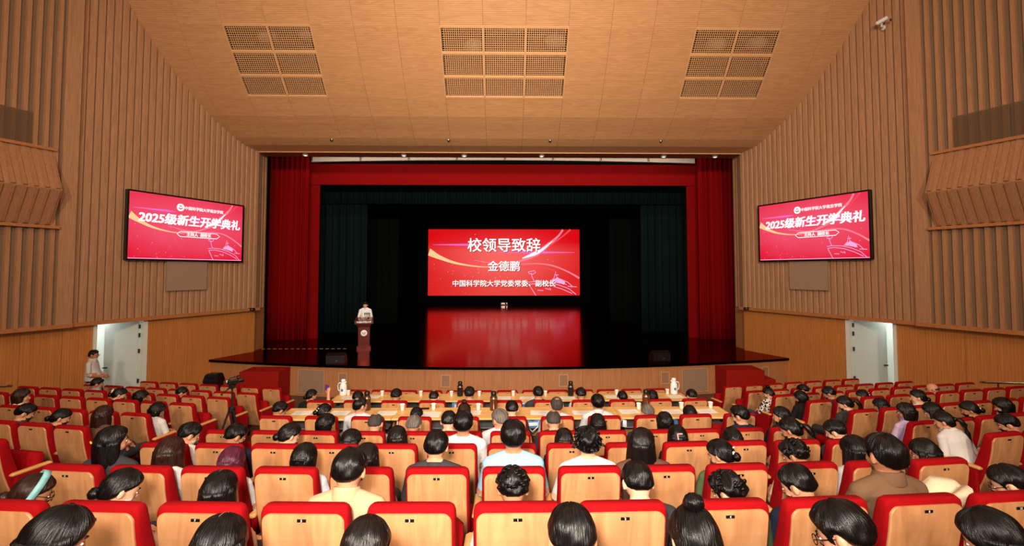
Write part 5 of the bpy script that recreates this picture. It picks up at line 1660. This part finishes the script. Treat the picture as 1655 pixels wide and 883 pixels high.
# ------------------------------------------------------------------ standing people
def standing_body(name, height, belly, arms, yaw_head, pitch_head):
    mb = MB(); k = height / 1.72
    tr = lambda p: (p[0] * k, p[1] * k, p[2] * k)
    torso_into(mb, tr, [(0, .82, .13, .10), (0, .88, .165, .12), (.01 + belly * .3, .97, .160 + belly * .5, .118 + belly), (.012 + belly * .3, 1.07, .155 + belly * .5, .118 + belly), (.008, 1.18, .165, .118 + belly * .4), (0, 1.28, .182, .115), (-.005, 1.36, .176, .098), (-.008, 1.41, .12, .078), (-.008, 1.445, .062, .056)])
    for s in (-1, 1):
        mb.capsule(tr((s * .085, 0, .86)), tr((s * .10, .01, .48)), .088 * k, .062 * k, 12, TROU)
        mb.capsule(tr((s * .10, .01, .48)), tr((s * .11, -.01, .10)), .060 * k, .043 * k, 10, TROU)
        mb.capsule(tr((s * .11, -.02, .05)), tr((s * .125, .13, .035)), .046 * k, .036 * k, 10, SHOE)
        mb.capsule(tr((s * .05, -.005, 1.425)), tr((s * .172, -.005, 1.355)), .05 * k, .06 * k, 10, TOP)
        el, wr, pd, sdv, dn = arms(s)
        mb.capsule(tr((s * .178, -.005, 1.35)), tr(el), .056 * k, .046 * k, 10, TOP)
        mb.capsule(tr(el), tr(wr), .044 * k, .031 * k, 10, FORE)
        hand_into(mb, tr(wr), pd, sdv, dn, s, .6, k)
    mb.ball(tr((0, 0, .86)), (.165 * k, .115 * k, .08 * k), 16, 8, None, TROU)
    nb = Vector(tr((0, -.005, 1.42)))
    hc = nb + Vector((0, .02, .135)) * k
    M = Matrix.Translation(hc) @ Matrix.Rotation(radians(yaw_head), 4, 'Z') @ Matrix.Rotation(-radians(pitch_head), 4, 'X') @ Matrix.Scale(1.0, 4)
    mb.capsule(nb - Vector((0, 0, .03)), M @ Vector((0, -.012, -.06)), .058, .055, 12, SKIN)
    head_into(mb, M)
    N = Matrix.Translation(nb + Vector((0, 0, .022)))
    F = Matrix.Translation(hc) @ Matrix.Rotation(radians(yaw_head), 4, 'Z')
    return fuse(mb, name, .009, neck=N), M, F, N
arms_l = lambda s: ((s * .24, .06, 1.10), (s * .13, .27, 1.13), (-s * .35, .9, -.1), (-s * .6, .2, .5), (0, .1, -1))
me, M, F_, N_ = standing_body('body_speaker', 1.74, .01, arms_l, -6, 10)
o = add_person('person', me, M, F_, (-5.36, 18.32, STAGE_Z), pi + radians(12), 1.0, 'white', 'short', 'soft_black', '', True, 1, 'trousers_dark', 'shoe_black', True, 'skin_b')
put('collar', collar_mesh('cloth_white', True), o).matrix_local = N_
tag(o, 'speaker in a white shirt standing behind the lectern on stage', 'person')
arms_m = lambda s: ((s * .245, .03, 1.10), (s * .08, .25, 1.02), (-s * .8, .35, -.1), (-s * .1, .3, .9), (0, .6, -.6))
me, M, F_, N_ = standing_body('body_usher', 1.71, .045, arms_m, 0, 2)
mx, my = -10.3, 12.05
o = add_person('person', me, M, F_, (mx, my, zf_at(mx, my)), radians(-72), 1.0, 'white', 'short', 'black', 'glasses', True, 2, 'trousers_dark', 'shoe_black', False, 'skin_c')
put('collar', collar_mesh('cloth_white', True), o).matrix_local = N_
mb = MB(); mb.loft([[(.168 * 1.02 * cos(a), .01 + .138 * 1.02 * sin(a), z) for a in [2 * pi * k / 20 for k in range(20)]] for z in (.90, .935)]); mb.build('belt', 'black_plastic', o)
tag(o, 'man in a white short-sleeved shirt standing by the left doorway', 'person')

# ---- loose belongings between the seats
def soft_lump(name, loc, dims, mat, label, cat, seed):
    root = empty(name, loc)
    rndl = random.Random(seed); mb = MB(); rings = []
    for j in range(7):
        t = j / 6; ring = []
        for i in range(14):
            a = 2 * pi * i / 14; k = 1 + .12 * sin(3 * a + seed) + .06 * sin(7 * a + j)
            r = sin(pi * (.12 + .76 * (1 - t) if t > .5 else .62)) if t > .5 else .9 + .1 * t
            ring.append((dims[0] / 2 * k * r * cos(a), dims[1] / 2 * k * r * sin(a), dims[2] * t))
        rings.append(ring)
    mb.loft(rings); mb.build('bundle', mat, root, True)
    mb = MB(); mb.tube([(-dims[0] * .45, -dims[1] * .35, dims[2] * .12), (-dims[0] * .2, -dims[1] * .5, dims[2] * .75), (dims[0] * .1, -dims[1] * .45, dims[2] * .95), (dims[0] * .4, -dims[1] * .3, dims[2] * .5)], [.03, .045, .04, .02], 8); mb.build('sleeve', mat, root, True)
    tag(root, label, cat)
def seat_pt(row, k, dy=.45): x = .07 + .55 * k; y = CROWS[row] + x * x / 60 + dy; return (x, y, zf_at(x, y - dy) + .44)
soft_lump('folded_coat', seat_pt('A', 5, .47)[:2] + (zf_at(2.82, 2.58) + .44,), (.38, .28, .44), 'cloth_cream', 'beige coat bundled on the empty seat beside the tan jacket', 'coat', 3)
